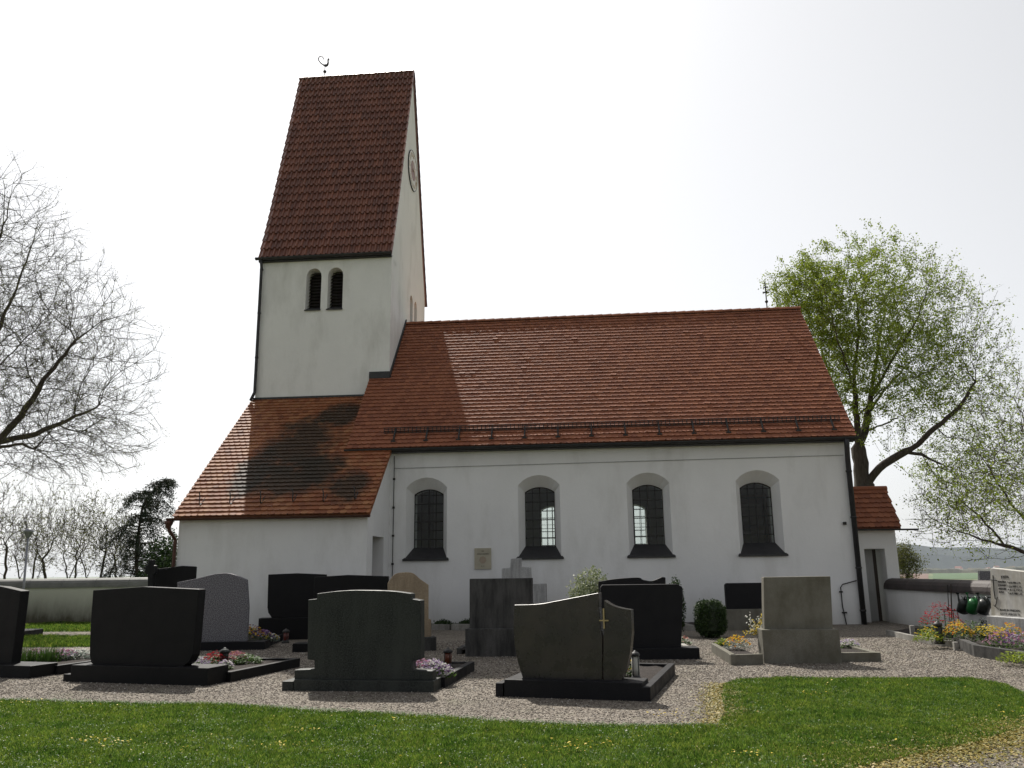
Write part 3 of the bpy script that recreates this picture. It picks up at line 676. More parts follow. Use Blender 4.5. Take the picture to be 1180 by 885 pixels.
# pantile roof following the bell-cast profile
def walk(prof):
    out = [(0, Vector((0, prof[0][0], prof[0][1])))]; s = 0
    for (a, b), (c, d) in zip(prof, prof[1:]): s += math.hypot(c-a, d-b); out.append((s, Vector((0, c, d))))
    return out
def onpath(path, s):
    for (s0, p0), (s1, p1) in zip(path, path[1:]):
        if s <= s1 or s1 == path[-1][0]:
            t = (s-s0)/(s1-s0); return p0.lerp(p1, t)
def pantiles(mb, prof, ua, ub, ncol, ex, mirror=False):
    path = walk(prof); S = path[-1][0]; nr = int(round(S/ex)); ex = S/nr; w_ = (ub-ua)/ncol
    shp = [(0, .0), (.12, -.018), (.28, -.028), (.45, -.02), (.56, .008), (.66, .052), (.80, .075), (.93, .052), (1.03, .004)]
    rnd = random.Random(3)
    for j in range(nr):
        p0 = onpath(path, j*ex); p1 = onpath(path, min(S, (j+1)*ex+.05)); d = (p1-p0).normalized(); n = Vector((0, -d.z, d.y))
        for i in range(ncol):
            a = ua+i*w_; lift = .085+rnd.uniform(-.006, .006); k = rnd.uniform(-.008, .008); V = []
            for (pp, l) in ((p0-d*(.01+k), lift), (p1, .018)):
                for (t, h) in shp: V.append(Vector((a+t*w_, 0, 0))+pp+n*(h+l))
            m = len(shp)
            V += [v-n*.026 for v in V[:m]]
            F = [(q, q+1, m+q+1, m+q) for q in range(m-1)]+[(q+1, q, 2*m+q, 2*m+q+1) for q in range(m-1)]+[(0, m, 2*m), (m-1, 3*m-1, 2*m-1)]
            if mirror: V = [Vector((v.x, 2*VM-v.y, v.z)) for v in V]
            mb.add(V, F)
mb = MB()
for mir in (False, True):
    pantiles(mb, prof, TL-.08, UT+.07, 25, .378, mir)
    for (a, b), (c, d) in zip(prof, prof[1:]):
        q = [(TL-.05, a, b), (UT+.04, a, b), (UT+.04, c, d), (TL-.05, c, d)]
        if mir: q = [(x, 2*VM-y, z) for x, y, z in q]
        dd = (Vector(q[3])-Vector(q[0])).normalized(); nn = Vector((0, -dd.z, dd.y)) if not mir else Vector((0, dd.z, -dd.y))
        mb.prism(q, -nn*.06)
troof = mb.build('tower_roof', 'pantile', church, fixn=False)
mb = MB(); u = TL-.1
while u < UT-.1:
    n = 6; V = []; l = .36
    l = min(.36, UT+.04-u)
    for (uu, r) in ((u, .10), (u+l, .12)):
        for k in range(n+1):
            a = math.pi*(k/n)*1.0; V.append((uu, VM+r*math.cos(a), ZR-.02+r*math.sin(a)))
    mb.add(V, [(k, k+1, n+2+k, n+1+k) for k in range(n)]+[tuple(range(n+1)), tuple(range(n+1, 2*n+2))]); u += .33
mb.build('ridge_cap', 'pantile', troof, fixn=False)
mb = MB(); gutter(mb, (TL-.18, VT-.2, TE-.08), (UT+.03, VT-.2, TE-.08), .08); mb.box(TL-.1, UT+.02, VT-.12, VT-.004, TE-.2, TE-.12)
mb.build('gutter', 'dark_metal', troof)
# downpipe down the left edge of the tower
mb = MB(); mb.tube([(TL+.02, VT-.2, TE-.12), (TL+.02, VT-.12, TE-.4), (TL+.02, VT-.1, 7.6), (TL-.06, VT-.2, 7.3)], .055, 8)
for z in (12, 10.4, 8.8): mb.lathe([(.066, 0), (.066, .05)], (TL+.02, VT-.1, z), 8)
mb.build('downpipe', 'dark_metal', church, True)
# flashings
mb = MB(); mb.box(TL-.04, u0+.02, VT-.06, VT-.003, 7.22, 7.42); mb.build('flashing', 'dark_metal', church)
mb = MB(); mb.box(u0-.01, UT+.03, VT-.09, VT-.003, roofz(VT)-.04, roofz(VT)+.19)
mb.prism([(UT+.003, VT-.06, roofz(VT-.06)+.02), (UT+.003, W2+.05, roofz(W2)+.08), (UT+.003, W2+.05, roofz(W2)+.2), (UT+.003, VT-.06, roofz(VT-.06)+.16)], (.05, 0, 0)); mb.build('flashing', 'dark_metal', church)
# clock
cc = ch(475, 197, (UT, 0, 0), (1, 0, 0)); ck = empty('clock', (UT+.003, cc.y, cc.z), math.pi/2); ck.parent = church
def disc(mb, r0, r1, y0, y1, n=40):
    V = [];
    for r, y in ((r0, y0), (r1, y0), (r1, y1), (r0, y1)):
        for k in range(n): a = 2*math.pi*k/n; V.append((r*math.sin(a), y, r*math.cos(a)))
    mb.add(V, [(i*n+k, i*n+(k+1) % n, ((i+1) % 4)*n+(k+1) % n, ((i+1) % 4)*n+k) for i in range(4) for k in range(n)])
mb = MB(); disc(mb, .001, .80, -.035, 0); mb.build('dial', 'clock_white', ck)
mb = MB(); disc(mb, .79, .815, -.042, -.001); mb.build('rim', 'iron', ck)
mb = MB(); disc(mb, .001, .40, -.042, -.036); mb.build('centre_disc', 'clock_red', ck)
num = ['XII', 'I', 'II', 'III', 'IIII', 'V', 'VI', 'VII', 'VIII', 'IX', 'X', 'XI']
def text_mesh(s, size, depth=.004, align='CENTER'):
    cu = bpy.data.curves.new('t', 'FONT'); cu.body = s; cu.size = size; cu.extrude = depth; cu.align_x = align; cu.align_y = 'CENTER'
    o = bpy.data.objects.new('t', cu); C.objects.link(o); dg = bpy.context.evaluated_depsgraph_get(); me = bpy.data.meshes.new_from_object(o.evaluated_get(dg))
    bpy.data.objects.remove(o); V = [v.co.copy() for v in me.vertices]; F = [tuple(p.vertices) for p in me.polygons]; return V, F
mb = MB()
for k, s in enumerate(num):
    V, F = text_mesh(s, .24); a = -2*math.pi*k/12
    Rm = Matrix.Rotation(a, 4, 'Z'); P = [Rm @ (v+Vector((0, .62, 0))) for v in V]
    mb = MB(); mb.add([(p.x, -.045-p.z, p.y) for p in P], F); mb.build('numeral', 'gold', ck)
mb = MB()
for ang, ln_, wd_ in ((2.1, .62, .03), (-.9, .42, .045)):
    dx, dz = math.sin(ang), math.cos(ang); mb.prism([(-dz*wd_, -.08, dx*wd_), (dx*ln_, -.08, dz*ln_), (dz*wd_, -.08, -dx*wd_), (-dx*.12, -.08, -dz*.12)], (0, .012, 0))
disc(mb, .001, .06, -.09, -.062, 16); mb.build('hands', 'gold', ck)
# weathercock on the tower ridge
wp = ch(374, 90, (0, VM, 0), (0, 1, 0)); wz = ZR+.08
wk = empty('weathercock', (wp.x, VM, wz), .3); wk.parent = church; wk.scale = (.8, .8, .8)
mb = MB(); mb.tube([(0, 0, -.1), (0, 0, .62)], .02, 6); mb.lathe([(.01, .18), (.07, .22), (.09, .27), (.07, .32), (.01, .36)]); mb.build('rod', 'iron', wk)
mb = MB(); B = [(-.10, .62), (.0, .55), (.10, .57), (.17, .66), (.19, .80), (.17, .95), (.24, .97), (.18, 1.02), (.17, 1.08), (.12, 1.05), (.10, .95), (.11, .80), (.06, .70), (-.02, .70)]
mb.fill(B, [], lambda x, z: (x, .012, z)); mb.fill(B, [], lambda x, z: (x, -.012, z)); mb.loft([(x, .012, z) for x, z in B], [(x, -.012, z) for x, z in B])
mb.tube([(-.06, 0, .64), (-.2, 0, .72), (-.32, 0, .86), (-.36, 0, 1.0), (-.28, 0, 1.12), (-.16, 0, 1.12), (-.08, 0, 1.02), (-.06, 0, .92)], [.035, .03, .028, .028, .028, .026, .022, .015], 6)
mb.build('cock', 'iron', wk)
# cross on the east end of the nave ridge
cp = ch(884, 356, (0, W2, 0), (0, 1, 0)); cr = empty('roof_cross', (cp.x, W2, HR+.05), .0); cr.parent = church
mb = MB(); mb.tube([(0, 0, -.1), (0, 0, 1.0)], .02, 6); mb.box(-.11, .11, -.015, .015, .60, .635); mb.box(-.075, .075, -.015, .015, .78, .81)
mb.lathe([(.01, .2), (.055, .24), (.055, .29), (.01, .33)]); mb.tube([(-.11, 0, .56), (0, 0, .62), (.11, 0, .70)], .012, 5); mb.build('cross', 'iron', cr)

# -- annex (sacristy) --
AU0, AU1, AV, AZ = -18.72, -13.43, -2.45, 3.10
aes, aen, AS = frame(-2.68, 3.10, VT, 7.36)
def az(v): return 3.10+(v+2.68)*(7.36-3.10)/(VT+2.68)
door = [(-1.88, -.3), (-.62, -.3), (-.62, 2.55), (-1.88, 2.55)]
mb = MB()
mb.box(AU0, AU1-.5, AV, AV+.5, -.3, az(AV)-.12)
side = [(AV, -.3), (-.002, -.3), (-.002, az(0)-.12), (AV, az(AV)-.12)]
walled(mb, side, [(door, door)], lambda a, b, d: (AU1-d, a, b), .5, .3)
sideL = [(AV+.5, -.3), (VT-.01, -.3), (VT-.01, az(VT)-.12), (AV+.5, az(AV+.5)-.12)]
mb.prism([(AU0, a, b) for a, b in sideL], (.5, 0, 0))
mb.build('annex_wall', 'plaster', church)
mb = MB().box(AU1-.48, AU1-.34, -1.87, -.63, 0, 2.54); mb.build('annex_door', 'dark_door', church)
mb = MB(); flat_tiles(mb, (AU0-.1, -2.68, 3.10), (1, 0, 0), aes, aen, AU1+.12-AU0+.1, AS-.04, lambda u, s: (AU0-.1+u < u0+.02) or (-2.68+aes.y*s < .0), seed=9)
# the valley side under the nave eaves
slab(mb, [(AU0-.08, -2.66, az(-2.66)), (AU1+.1, -2.66, az(-2.66)), (AU1+.1, -.02, az(-.02)), (AU0-.08, -.02, az(-.02))], aen)
slab(mb, [(AU0-.08, -.02, az(-.02)), (u0+.05, -.02, az(-.02)), (u0+.05, VT-.02, az(VT-.02)), (AU0-.08, VT-.02, az(VT-.02))], aen)
aroof = mb.build('annex_roof', 'tiles_annex', church, fixn=False)
mb = MB(); gutter(mb, (AU0-.2, -2.76, 3.07), (AU1+.14, -2.76, 3.07), .07); mb.build('gutter', 'copper', aroof)
mb = MB(); mb.tube([(AU0-.14, -2.76, 3.02), (AU0-.14, -2.70, 2.75), (AU0-.05, -2.50, 2.5), (AU0-.05, -2.50, .1)], .05, 8)
mb.lathe([(.12, 0), (.12, .16), (.05, -.12)], (AU0-.14, -2.76, 2.9), 8) if 0 else mb.lathe([(.04, 0), (.06, .05), (.12, .16), (.12, .22)], (AU0-.14, -2.76, 2.78), 8)
mb.build('downpipe', 'copper', church)
for (hx, hy) in ((232, 582), (267, 581), (302, 580), (339, 578), (374, 578), (410, 575)):
    p = ch(hx, hy, (0, -2.68, 3.10), aen)
    mb = MB(); mb.tube([(0, 0, .03), (0, -.1, .0), (-0.0, -.14, .05), (-.0, -.12, .22), (-.05, -.06, .34)], .016, 6); mb.tube([(0, 0, .03), (0, .2, .22)], .014, 6)
    mb.build('snow_hook', 'iron', aroof, loc=p)
# nave downpipe at the right corner
mb = MB(); mb.tube([(-.10, -.40, HE-.08), (-.10, -.36, HE-.3), (-.04, -.12, HE-.62), (-.04, -.11, .0)], .075, 10)
for z in (4.2, 2.9, 1.5, .35): mb.lathe([(.09, 0), (.09, .05)], (-.04, -.11, z), 10)
mb.build('downpipe', 'dark_metal', church, True)
# lightning conductor: horizontal wire and vertical lead with clips
mb = MB(); wl = -13.30
mb.tube([(wl, -.03, 4.62), (-.12, -.03, 4.70)], .0055, 5); mb.tube([(wl, -.035, HE-.2), (wl, -.035, 0)], .012, 5)
for z in (4.3, 3.45, 2.62, 1.8, 1.0): mb.box(wl-.03, wl+.03, -.06, -.002, z-.03, z+.03)
mb.build('lightning_conductor', 'iron', church)
mb = MB(); mb.tube([(-.12, -.08, 1.18), (-.5, -.05, 1.08), (-.56, -.05, 1.0), (-.56, -.05, .5), (-.50, -.05, 0)], .016, 6)
mb.box(-.6, -.52, -.08, -.002, .86, .9); mb.box(-.58, -.46, -.08, -.002, .3, .34); mb.build('water_pipe', 'iron', church)
mb = MB().box(-.32, -.24, -.09, -.002, 2.72, 2.80); mb.build('junction_box', 'iron', church)
# plaque between windows
mb = MB().box(-10.86, -10.37, -.04, -.003, 1.62, 2.22); pl = mb.build('plaque', 'plaque', church)
mb = MB()
for (zz, ww) in ((2.13, .22), (2.05, .34), (1.70, .24)):
    V, F = text_mesh('IHS' if zz > 2.1 else ('ANNO DOMINI' if zz > 2 else 'R.I.P.'), .05, .002); mb.add([(-10.615+v.x, -.043-v.z, zz+v.y) for v in V], F)
mb.build('inscription', 'letters', pl, fixn=False)
mb = MB(); disc(mb, .001, .11, -.044, -.041, 7); o = mb.build('relief', 'plaque_fig', pl, loc=(-10.615, 0, 1.88)); 

# -- gate house at the right corner --
GZ = 2.62
gop = [(.44, -.3), (1.02, -.3), (1.02, 2.06), (.44, 2.06)]
mb = MB(); walled(mb, [(.02, -.3), (1.36, -.3), (1.36, GZ), (.02, GZ)], [(gop, gop)], lambda a, b, d: (a, .8+d, b), 1.3, .5)
mb.prism([(.02, .8, GZ), (.02, 2.1, GZ), (.02, 1.45, 3.7)], (1.34, 0, 0))
mb.build('gate_wall', 'plaster', church)
ges, gen, GS = frame(.5, GZ+.02, 1.45, 3.84); ges2, gen2, GS2 = frame(2.4, GZ+.02, 1.45, 3.84)
mb = MB(); flat_tiles(mb, (.01, .5, GZ+.02), (1, 0, 0), ges, gen, 1.46, GS, lambda u, s: True, seed=4); flat_tiles(mb, (.01, 2.4, GZ+.02), (1, 0, 0), ges2, gen2, 1.46, GS2, lambda u, s: True, seed=4)
slab(mb, [(.02, .52, GZ+.03), (1.45, .52, GZ+.03), (1.45, 1.45, 3.84), (.02, 1.45, 3.84)], gen, .05); slab(mb, [(.02, 2.38, GZ+.03), (1.45, 2.38, GZ+.03), (1.45, 1.45, 3.84), (.02, 1.45, 3.84)], gen2, .05)
mb.tube([(.0, 1.45, 3.84), (1.48, 1.45, 3.84)], .085, 8)
groof = mb.build('gate_roof', 'tiles', church, fixn=False)
mb = MB(); gutter(mb, (.0, .43, GZ), (1.88, .43, GZ-.02), .05); mb.build('gutter', 'dark_metal', groof)
mb = MB().box(.445, .80, 1.25, 1.30, 0, 2.05); mb.build('gate_door', 'grey_door', church)
mb = MB().box(.81, .93, 1.35, 1.40, 0, 2.05); mb.build('gap_shade_strip', 'dark_door', church)  # dark strip painted in for the shade of the gap beside the door

# altar inside, seen dimly through the rightmost window
al = empty('altar', tuple(Vector((CX, CY, 0))+Vector(cU)*(-2.2)+Vector(cV)*6.9), -R(YAW), 'brown wooden altarpiece dimly visible behind the rightmost nave window', 'altar')
MB().box(-.9, 1.25, 0, .5, .03, 4.2).build('case', 'wood', al, bevel=.02)
for i in range(2):
    for j in range(3): MB().box(-.75+i*1.0, .05+i*1.0, -.03, -.003, 1.2+j*.95, 1.95+j*.95).build('panel', 'cream', al)

# ------------------------------------------------------------------ churchyard walls
def wall(name, pts, h, th, mat, cap, label, capr=.2):
    """pts: ground points (x,y,top)"""
    e = empty(name, (pts[0][0], pts[0][1], 0), 0, label, 'wall'); ox, oy = pts[0][0], pts[0][1]
    for (a, b) in zip(pts, pts[1:]):
        a3 = Vector((a[0]-ox, a[1]-oy, 0)); b3 = Vector((b[0]-ox, b[1]-oy, 0)); d = (b3-a3).normalized(); n = Vector((-d.y, d.x, 0))
        mb = MB(); q = [a3, b3, b3+n*th, a3+n*th]; zt = [a[2], b[2], b[2], a[2]]
        V = [p+Vector((0, 0, -.6)) for p in q]+[p+Vector((0, 0, z)) for p, z in zip(q, zt)]
        mb.add(V, [(3, 2, 1, 0), (4, 5, 6, 7), (0, 1, 5, 4), (1, 2, 6, 5), (2, 3, 7, 6), (3, 0, 4, 7)]); mb.build('wall_face', mat, e)
        mb = MB(); N_ = 8; ln = (b3-a3).length; ns = max(1, int(ln/1.1))
        for s_ in range(ns):
            V = []
            for t in ((s_+.004)/ns, (s_+.996)/ns):
                c = a3.lerp(b3, t)+n*(th/2); z = a[2]+(b[2]-a[2])*t
                V.append(c-n*(th/2+.07)+Vector((0, 0, z-.02)))
                for k in range(N_+1):
                    an = math.pi-math.pi*k/N_; V.append(c+n*((th/2+.07)*math.cos(an))+Vector((0, 0, z+.045+capr*math.sin(an))))
                V.append(c+n*(th/2+.07)+Vector((0, 0, z-.02)))
            m = N_+3; mb.add(V, [(k, k+1, m+k+1, m+k) for k in range(m-1)]+[(0, m, 2*m-1, m-1), tuple(range(m)), tuple(range(m, 2*m))[::-1]])
        mb.build('coping', cap, e)
    return e
wall('churchyard_wall', [(-34, 28.3, 1.19), (-8.5, 28.6, 1.21)], 1.2, .4, 'plaster_left', 'wall_cap_grey', 'stained plaster churchyard wall with grey rounded coping at left', .24)
A = atY(1021, 678, 24.45); B_ = atY(1141, 684, 19.4); D_ = (B_-A); E_ = A+D_*1.5
wall('churchyard_wall', [(A.x, A.y, A.z), (B_.x, B_.y, B_.z), (E_.x, E_.y, B_.z)], 1.2, .4, 'plaster_right', 'wall_cap', 'white churchyard wall with dark brown coping beside the gate on the right', .24)

# ------------------------------------------------------------------ graves
class Plot:
    """local frame with x along the front edge (from A to B), y away from the viewer"""
    def __init__(s, A, B):
        s.A = gr(*A); s.B = gr(*B); d = (s.B-s.A); s.w = d.length; s.rz = math.atan2(d.y, d.x)
        s.ex = np.array([math.cos(s.rz), math.sin(s.rz), 0]); s.ey = np.array([-math.sin(s.rz), math.cos(s.rz), 0])
    def loc(s, px, py, d=0):
        r = ray(px, py); o = O-np.array(s.A); t = (d-o@s.ey)/(r@s.ey); p = o+r*t; return (p@s.ex, p[2])
    def world(s, x, y, z=0): return Vector(np.array(s.A)+s.ex*x+s.ey*y+np.array([0, 0, z]))
def kerb(P, x0, x1, L, h, mat, label, y0=.12, open_front=True, wd=.1, soil=True):
    e = empty('grave_kerb', P.world(x0, y0), P.rz, label, 'grave kerb'); w_ = x1-x0
    MB().box(0, wd, 0, L, -.05, h).build('side_kerb', mat, e, bevel=.006)
    MB().box(w_-wd, w_, 0, L, -.05, h).build('side_kerb', mat, e, bevel=.006)
    MB().box(wd+.002, w_-wd-.002, L-wd, L, -.05, h-.003).build('end_kerb', mat, e, bevel=.006)
    if not open_front: MB().box(wd+.002, w_-wd-.002, 0, wd, -.05, h-.003).build('front_kerb', mat, e, bevel=.006)
    if soil:
        nx, ny = 14, 22; V = []; rs = random.Random(int(w_*1000))
        for j in range(ny):
            for i in range(nx): V.append((wd*.9+(w_-1.8*wd)*i/(nx-1), .02+(L-wd)*j/(ny-1), h*.72+rs.uniform(-.012, .018)))
        MB().add(V, [(j*nx+i, j*nx+i+1, (j+1)*nx+i+1, (j+1)*nx+i) for j in range(ny-1) for i in range(nx-1)]).build('soil', 'soil', e, True, fixn=False)
    return e
def stone(P, name, outline, d, th, mat, label, plinths=(), pmat=None, bevel=.012, cat='gravestone', extra=None):
    cx = sum(P.loc(px, py, d)[0] for px, py in outline)/len(outline); e = empty(name, P.world(cx, d), P.rz, label, cat)
    pts = [P.loc(px, py, d) for px, py in outline]
    mb = MB(); F = [(x-cx, z) for x, z in pts]
    mb.fill(F, [], lambda x, z: (x, 0, z)); mb.fill(F, [], lambda x, z: (x, th, z)); mb.loft([(x, 0, z) for x, z in F], [(x, th, z) for x, z in F])
    import bmesh
    o = mb.build('headstone', mat, e); bm = bmesh.new(); bm.from_mesh(o.data); bmesh.ops.remove_doubles(bm, verts=bm.verts, dist=.0005)
    bmesh.ops.dissolve_limit(bm, angle_limit=R(1), verts=bm.verts, edges=bm.edges); bmesh.ops.recalc_face_normals(bm, faces=bm.faces); bm.to_mesh(o.data); bm.free()
    b = o.modifiers.new('bevel', 'BEVEL'); b.width = bevel; b.segments = 2; b.limit_method = 'ANGLE'; b.angle_limit = R(30)
    for (x0, x1, yt, yb, dd, dep) in plinths:
        a = P.loc(x0, yt, dd); b2 = P.loc(x1, yt, dd); zt = (a[1]+b2[1])/2
        zb = -.03 if yb is None else (P.loc(x0, yb, dd)[1]+P.loc(x1, yb, dd)[1])/2
        MB().box(a[0]-cx, b2[0]-cx, dd-d, dd-d+dep, zb, zt).build('plinth', pmat or mat, e, bevel=.008)
    return e
def smooth_curve(pts, n=6):
    out = []
    P = [pts[0]]+pts+[pts[-1]]
    for i in range(1, len(P)-2):
        for k in range(n):
            t = k/n; p = [.5*((2*P[i][c])+(-P[i-1][c]+P[i+1][c])*t+(2*P[i-1][c]-5*P[i][c]+4*P[i+1][c]-P[i+2][c])*t*t+(-P[i-1][c]+3*P[i][c]-3*P[i+1][c]+P[i+2][c])*t**3) for c in (0, 1)]
            out.append(tuple(p))
    out.append(pts[-1]); return out

# --- flowers
def plant(name, loc, r, n, leafm, bloom, nb, h, label, cat='flowers', group=None, bs=.02, ls=.03, spiky=False, tall=0):
    e = empty(name, loc, random.uniform(0, 6), label, cat, group); V = []; F = []
    rs = random
    def quad(c, u, v, V, F, k=4):
        b = len(V); V += [c-u, c-v*.5+u*-.1, c+u, c+v*.5]; F.append((b, b+1, b+2, b+3))
    for _ in range(n):
        a = rs.uniform(0, 6.28); q = math.sqrt(rs.random())*r; z = h*(1-(q/r)**2*.6)*rs.uniform(.3, 1)
        c = Vector((q*math.cos(a), q*math.sin(a), z)); d = Vector((math.cos(a), math.sin(a), rs.uniform(-.2, .9))).normalized() if not spiky else Vector((rs.gauss(0, .15), rs.gauss(0, .15), 1))
        s = ls*rs.uniform(.6, 1.3); side = d.cross(Vector((rs.random()-.5, rs.random()-.5, 1))).normalized()
        if spiky:
            c = Vector((q*math.cos(a), q*math.sin(a), 0)); hh = h*rs.uniform(.5, 1); b = len(V); w_ = .008
            V += [c-side*w_, c+side*w_, c+d*hh]; F.append((b, b+1, b+2)); continue
        quad(c, d*s, side*s*.9, V, F)
    me = bpy.data.meshes.new('leaves'); me.from_pydata([tuple(v) for v in V], [], F); me.update(); linkmesh('leaves', me, leafm, e)
    if nb:
        for bi, bm_ in enumerate(bloom):
            V = []; F = []
            for _ in range(nb//len(bloom)):
                a = rs.uniform(0, 6.28); q = math.sqrt(rs.random())*r*.95; z = h*(1-(q/r)**2*.6)*rs.uniform(.85, 1.15)+.01+rs.random()*tall
                c = Vector((q*math.cos(a), q*math.sin(a), z)); up_ = Vector((math.cos(a)*.6*q/r+rs.gauss(0, .3), math.sin(a)*.6*q/r-.35+rs.gauss(0, .3), 1)).normalized(); s = bs*rs.uniform(.7, 1.2)
                t = up_.orthogonal().normalized(); t2 = up_.cross(t); b = len(V); V.append(c)
                for k in range(10):
                    an = 2*math.pi*k/10; rr = s*(1 if k % 2 else .55); V.append(c+(t*math.cos(an)+t2*math.sin(an))*rr+up_*s*.35)
                F += [(b, b+1+k, b+1+(k+1) % 10) for k in range(10)]
            me = bpy.data.meshes.new('blossoms'); me.from_pydata([tuple(v) for v in V], [], F); me.update(); linkmesh('blossoms', me, bm_, e)
    return e
def lantern(loc, s, body, label, glass='redplastic', h=.24):
    e = empty('grave_lantern', loc, .2, label, 'grave lantern')
    MB().lathe([(.07*s, 0), (.075*s, .02*s), (.055*s, .035*s), (.055*s, .05*s)], n=12).build('base', body, e, True)
    MB().lathe([(.05*s, .05*s), (.052*s, .12*s), (.05*s, h*s-.05*s)], n=12).build('glass_body', glass, e, True)
    b = MB(); 
    for k in range(4):
        a = k*math.pi/2+.5; b.box(.052*s*math.cos(a)-.006, .052*s*math.cos(a)+.006, .052*s*math.sin(a)-.006, .052*s*math.sin(a)+.006, .045*s, h*s-.04*s)
    b.build('frame', body, e)
    MB().lathe([(.062*s, h*s-.05*s), (.066*s, h*s-.03*s), (.045*s, h*s-.005*s), (.02*s, h*s+.005*s), (.012*s, h*s+.02*s)], n=12).build('lid', body, e, True)
    return e
def onplot(P, px, py, z=.1):
    g = gr(px, py, z); return g

# G1 far-left black stone
P1 = Plot((-70, 779), (36, 782.5))
stone(P1, 'gravestone', [(-60, 671), (-30, 673), (2, 676), (24, 681), (21, 705), (17, 738), (13, 767), (-60, 767)], .22, .18, 'black_granite',
      'black leaning-sided gravestone cut off by the left picture edge', [(-72, 35, 766, None, 0, .55)])
k1 = kerb(P1, P1.w-2.2, P1.w, 2.5, .15, 'black_granite', 'black kerb around the flower bed at the far left', .5)
# G2 wide black stone
P2 = Plot((76, 786), (240, 791))
stone(P2, 'gravestone', [(107, 680), (165, 676), (229, 679), (227, 705), (224, 738), (222, 755), (218, 763), (210, 769), (112, 769), (105, 764), (103, 755), (104, 720)], .16, .18, 'black_granite',
      'wide black gravestone with a shallow peaked top, second from the left', [(82, 240, 768, None, 0, .5), (73, 81.6, 777, None, .03, .4)])
kerb(P2, P2.w*.02, P2.w+.06, 2.0, .15, 'black_granite', 'black kerb behind the wide black peaked gravestone', .45)
# G3 blue-grey granite
P3 = Plot((196, 751), (300, 749))
stone(P3, 'gravestone', [(204, 740)]+[(204, 671)]+smooth_curve([(204, 671), (225, 667), (245, 662), (260, 660.5), (272, 663), (284, 668)])[1:]+[(286, 700), (284, 740)], .15, .16, 'grey_granite',
      'blue grey granite gravestone with an off-centre wavy top', [(200, 305, 740, None, 0, .5)], 'slate')
kerb(P3, .1, P3.w+.02, 2.4, .15, 'slate', 'dark kerb of the bed behind the blue grey gravestone', .4)
# G4 black stone far left behind + dark cross post
P4 = Plot((172, 733), (262, 731))
stone(P4, 'gravestone', [(178, 733), (177, 656), (210, 652), (252, 654), (256, 658), (256, 733)], .1, .16, 'black_granite', 'black gravestone half hidden behind the blue grey one, near the annex corner')
P4b = Plot((164, 735), (180, 735))
stone(P4b, 'grave_cross', [(170, 735), (170, 662), (167, 661), (167, 652), (170, 651), (171, 645), (176, 645), (176, 651), (179, 652), (179, 661), (176, 662), (177, 735)], 0, .12, 'black_granite', 'slim dark grave cross standing left of the half hidden black stone', cat='grave cross')
# G5
P5 = Plot((296, 738), (378, 736.5))
stone(P5, 'gravestone', [(309, 662), (342, 660.5), (376, 662), (376, 712), (313, 712), (309, 706), (308, 700)], .15, .16, 'black_granite',
      'black gravestone with rounded lower corner before the annex wall', [(298, 378, 712, None, 0, .4)])

kerb(P5, -.35, P5.w, 2.3, .15, 'slate', 'dark kerb at the black gravestone before the annex wall', .35)
# G6
P6 = Plot((344, 752), (452, 751))
stone(P6, 'gravestone', [(360, 740), (362, 665), (400, 662.5), (447, 664), (447, 740)], .15, .16, 'black_granite',
      'black shallow-peaked gravestone hidden behind the large green granite one', [(337, 452, 741, None, 0, .45)])
kerb(P6, 0, P6.w-.02, 2.2, .14, 'slate', 'dark kerb hidden behind the large green granite gravestone', .4)
# G7 large green granite
P7 = Plot((325, 797), (501, 799))
stone(P7, 'gravestone', [(339, 772), (362, 771), (362, 761), (354, 760), (355, 691), (365, 690), (365, 684)]+smooth_curve([(365, 684), (390, 681), (415, 680), (450, 681), (474, 684)])[1:]+[(474, 690), (485, 692), (485, 760), (475, 762), (475, 772), (499, 773), (499, 784), (339, 784)], .14, .2, 'green_granite',
      'large dark green granite gravestone with stepped shoulders and arched top', [(338.5, 500, 784, None, .06, .42), (325, 338, 785, None, .06, .42)])
kerb(P7, .1, P7.w+.02, 2.0, .15, 'slate', 'dark kerb running back from the large green granite gravestone', .48)
# G8 sandstone
P8 = Plot((440, 752), (503, 750))
stone(P8, 'gravestone', [(447, 735), (447, 672)]+smooth_curve([(447, 672), (455, 662), (466, 659.5), (476, 660.5), (484, 667), (494, 674)])[1:]+[(494, 713), (497, 714), (497, 735)], .15, .15, 'sandstone',
      'beige sandstone gravestone with a rounded top', [(440, 503, 735, None, 0, .4)], 'dark_stone')
# G9 soot-stained
P9 = Plot((536, 757), (613, 757))
stone(P9, 'gravestone', [(541, 725), (541, 667), (613, 666), (613, 725)], .12, .2, 'dark_stone', 'tall soot stained grey gravestone left of the wavy one', [(536, 615, 724.6, None, 0, .45)])
kerb(P9, -.25, P9.w-.1, 2.2, .12, 'dark_stone', 'low dark kerb of the soot stained grey gravestone', .45)
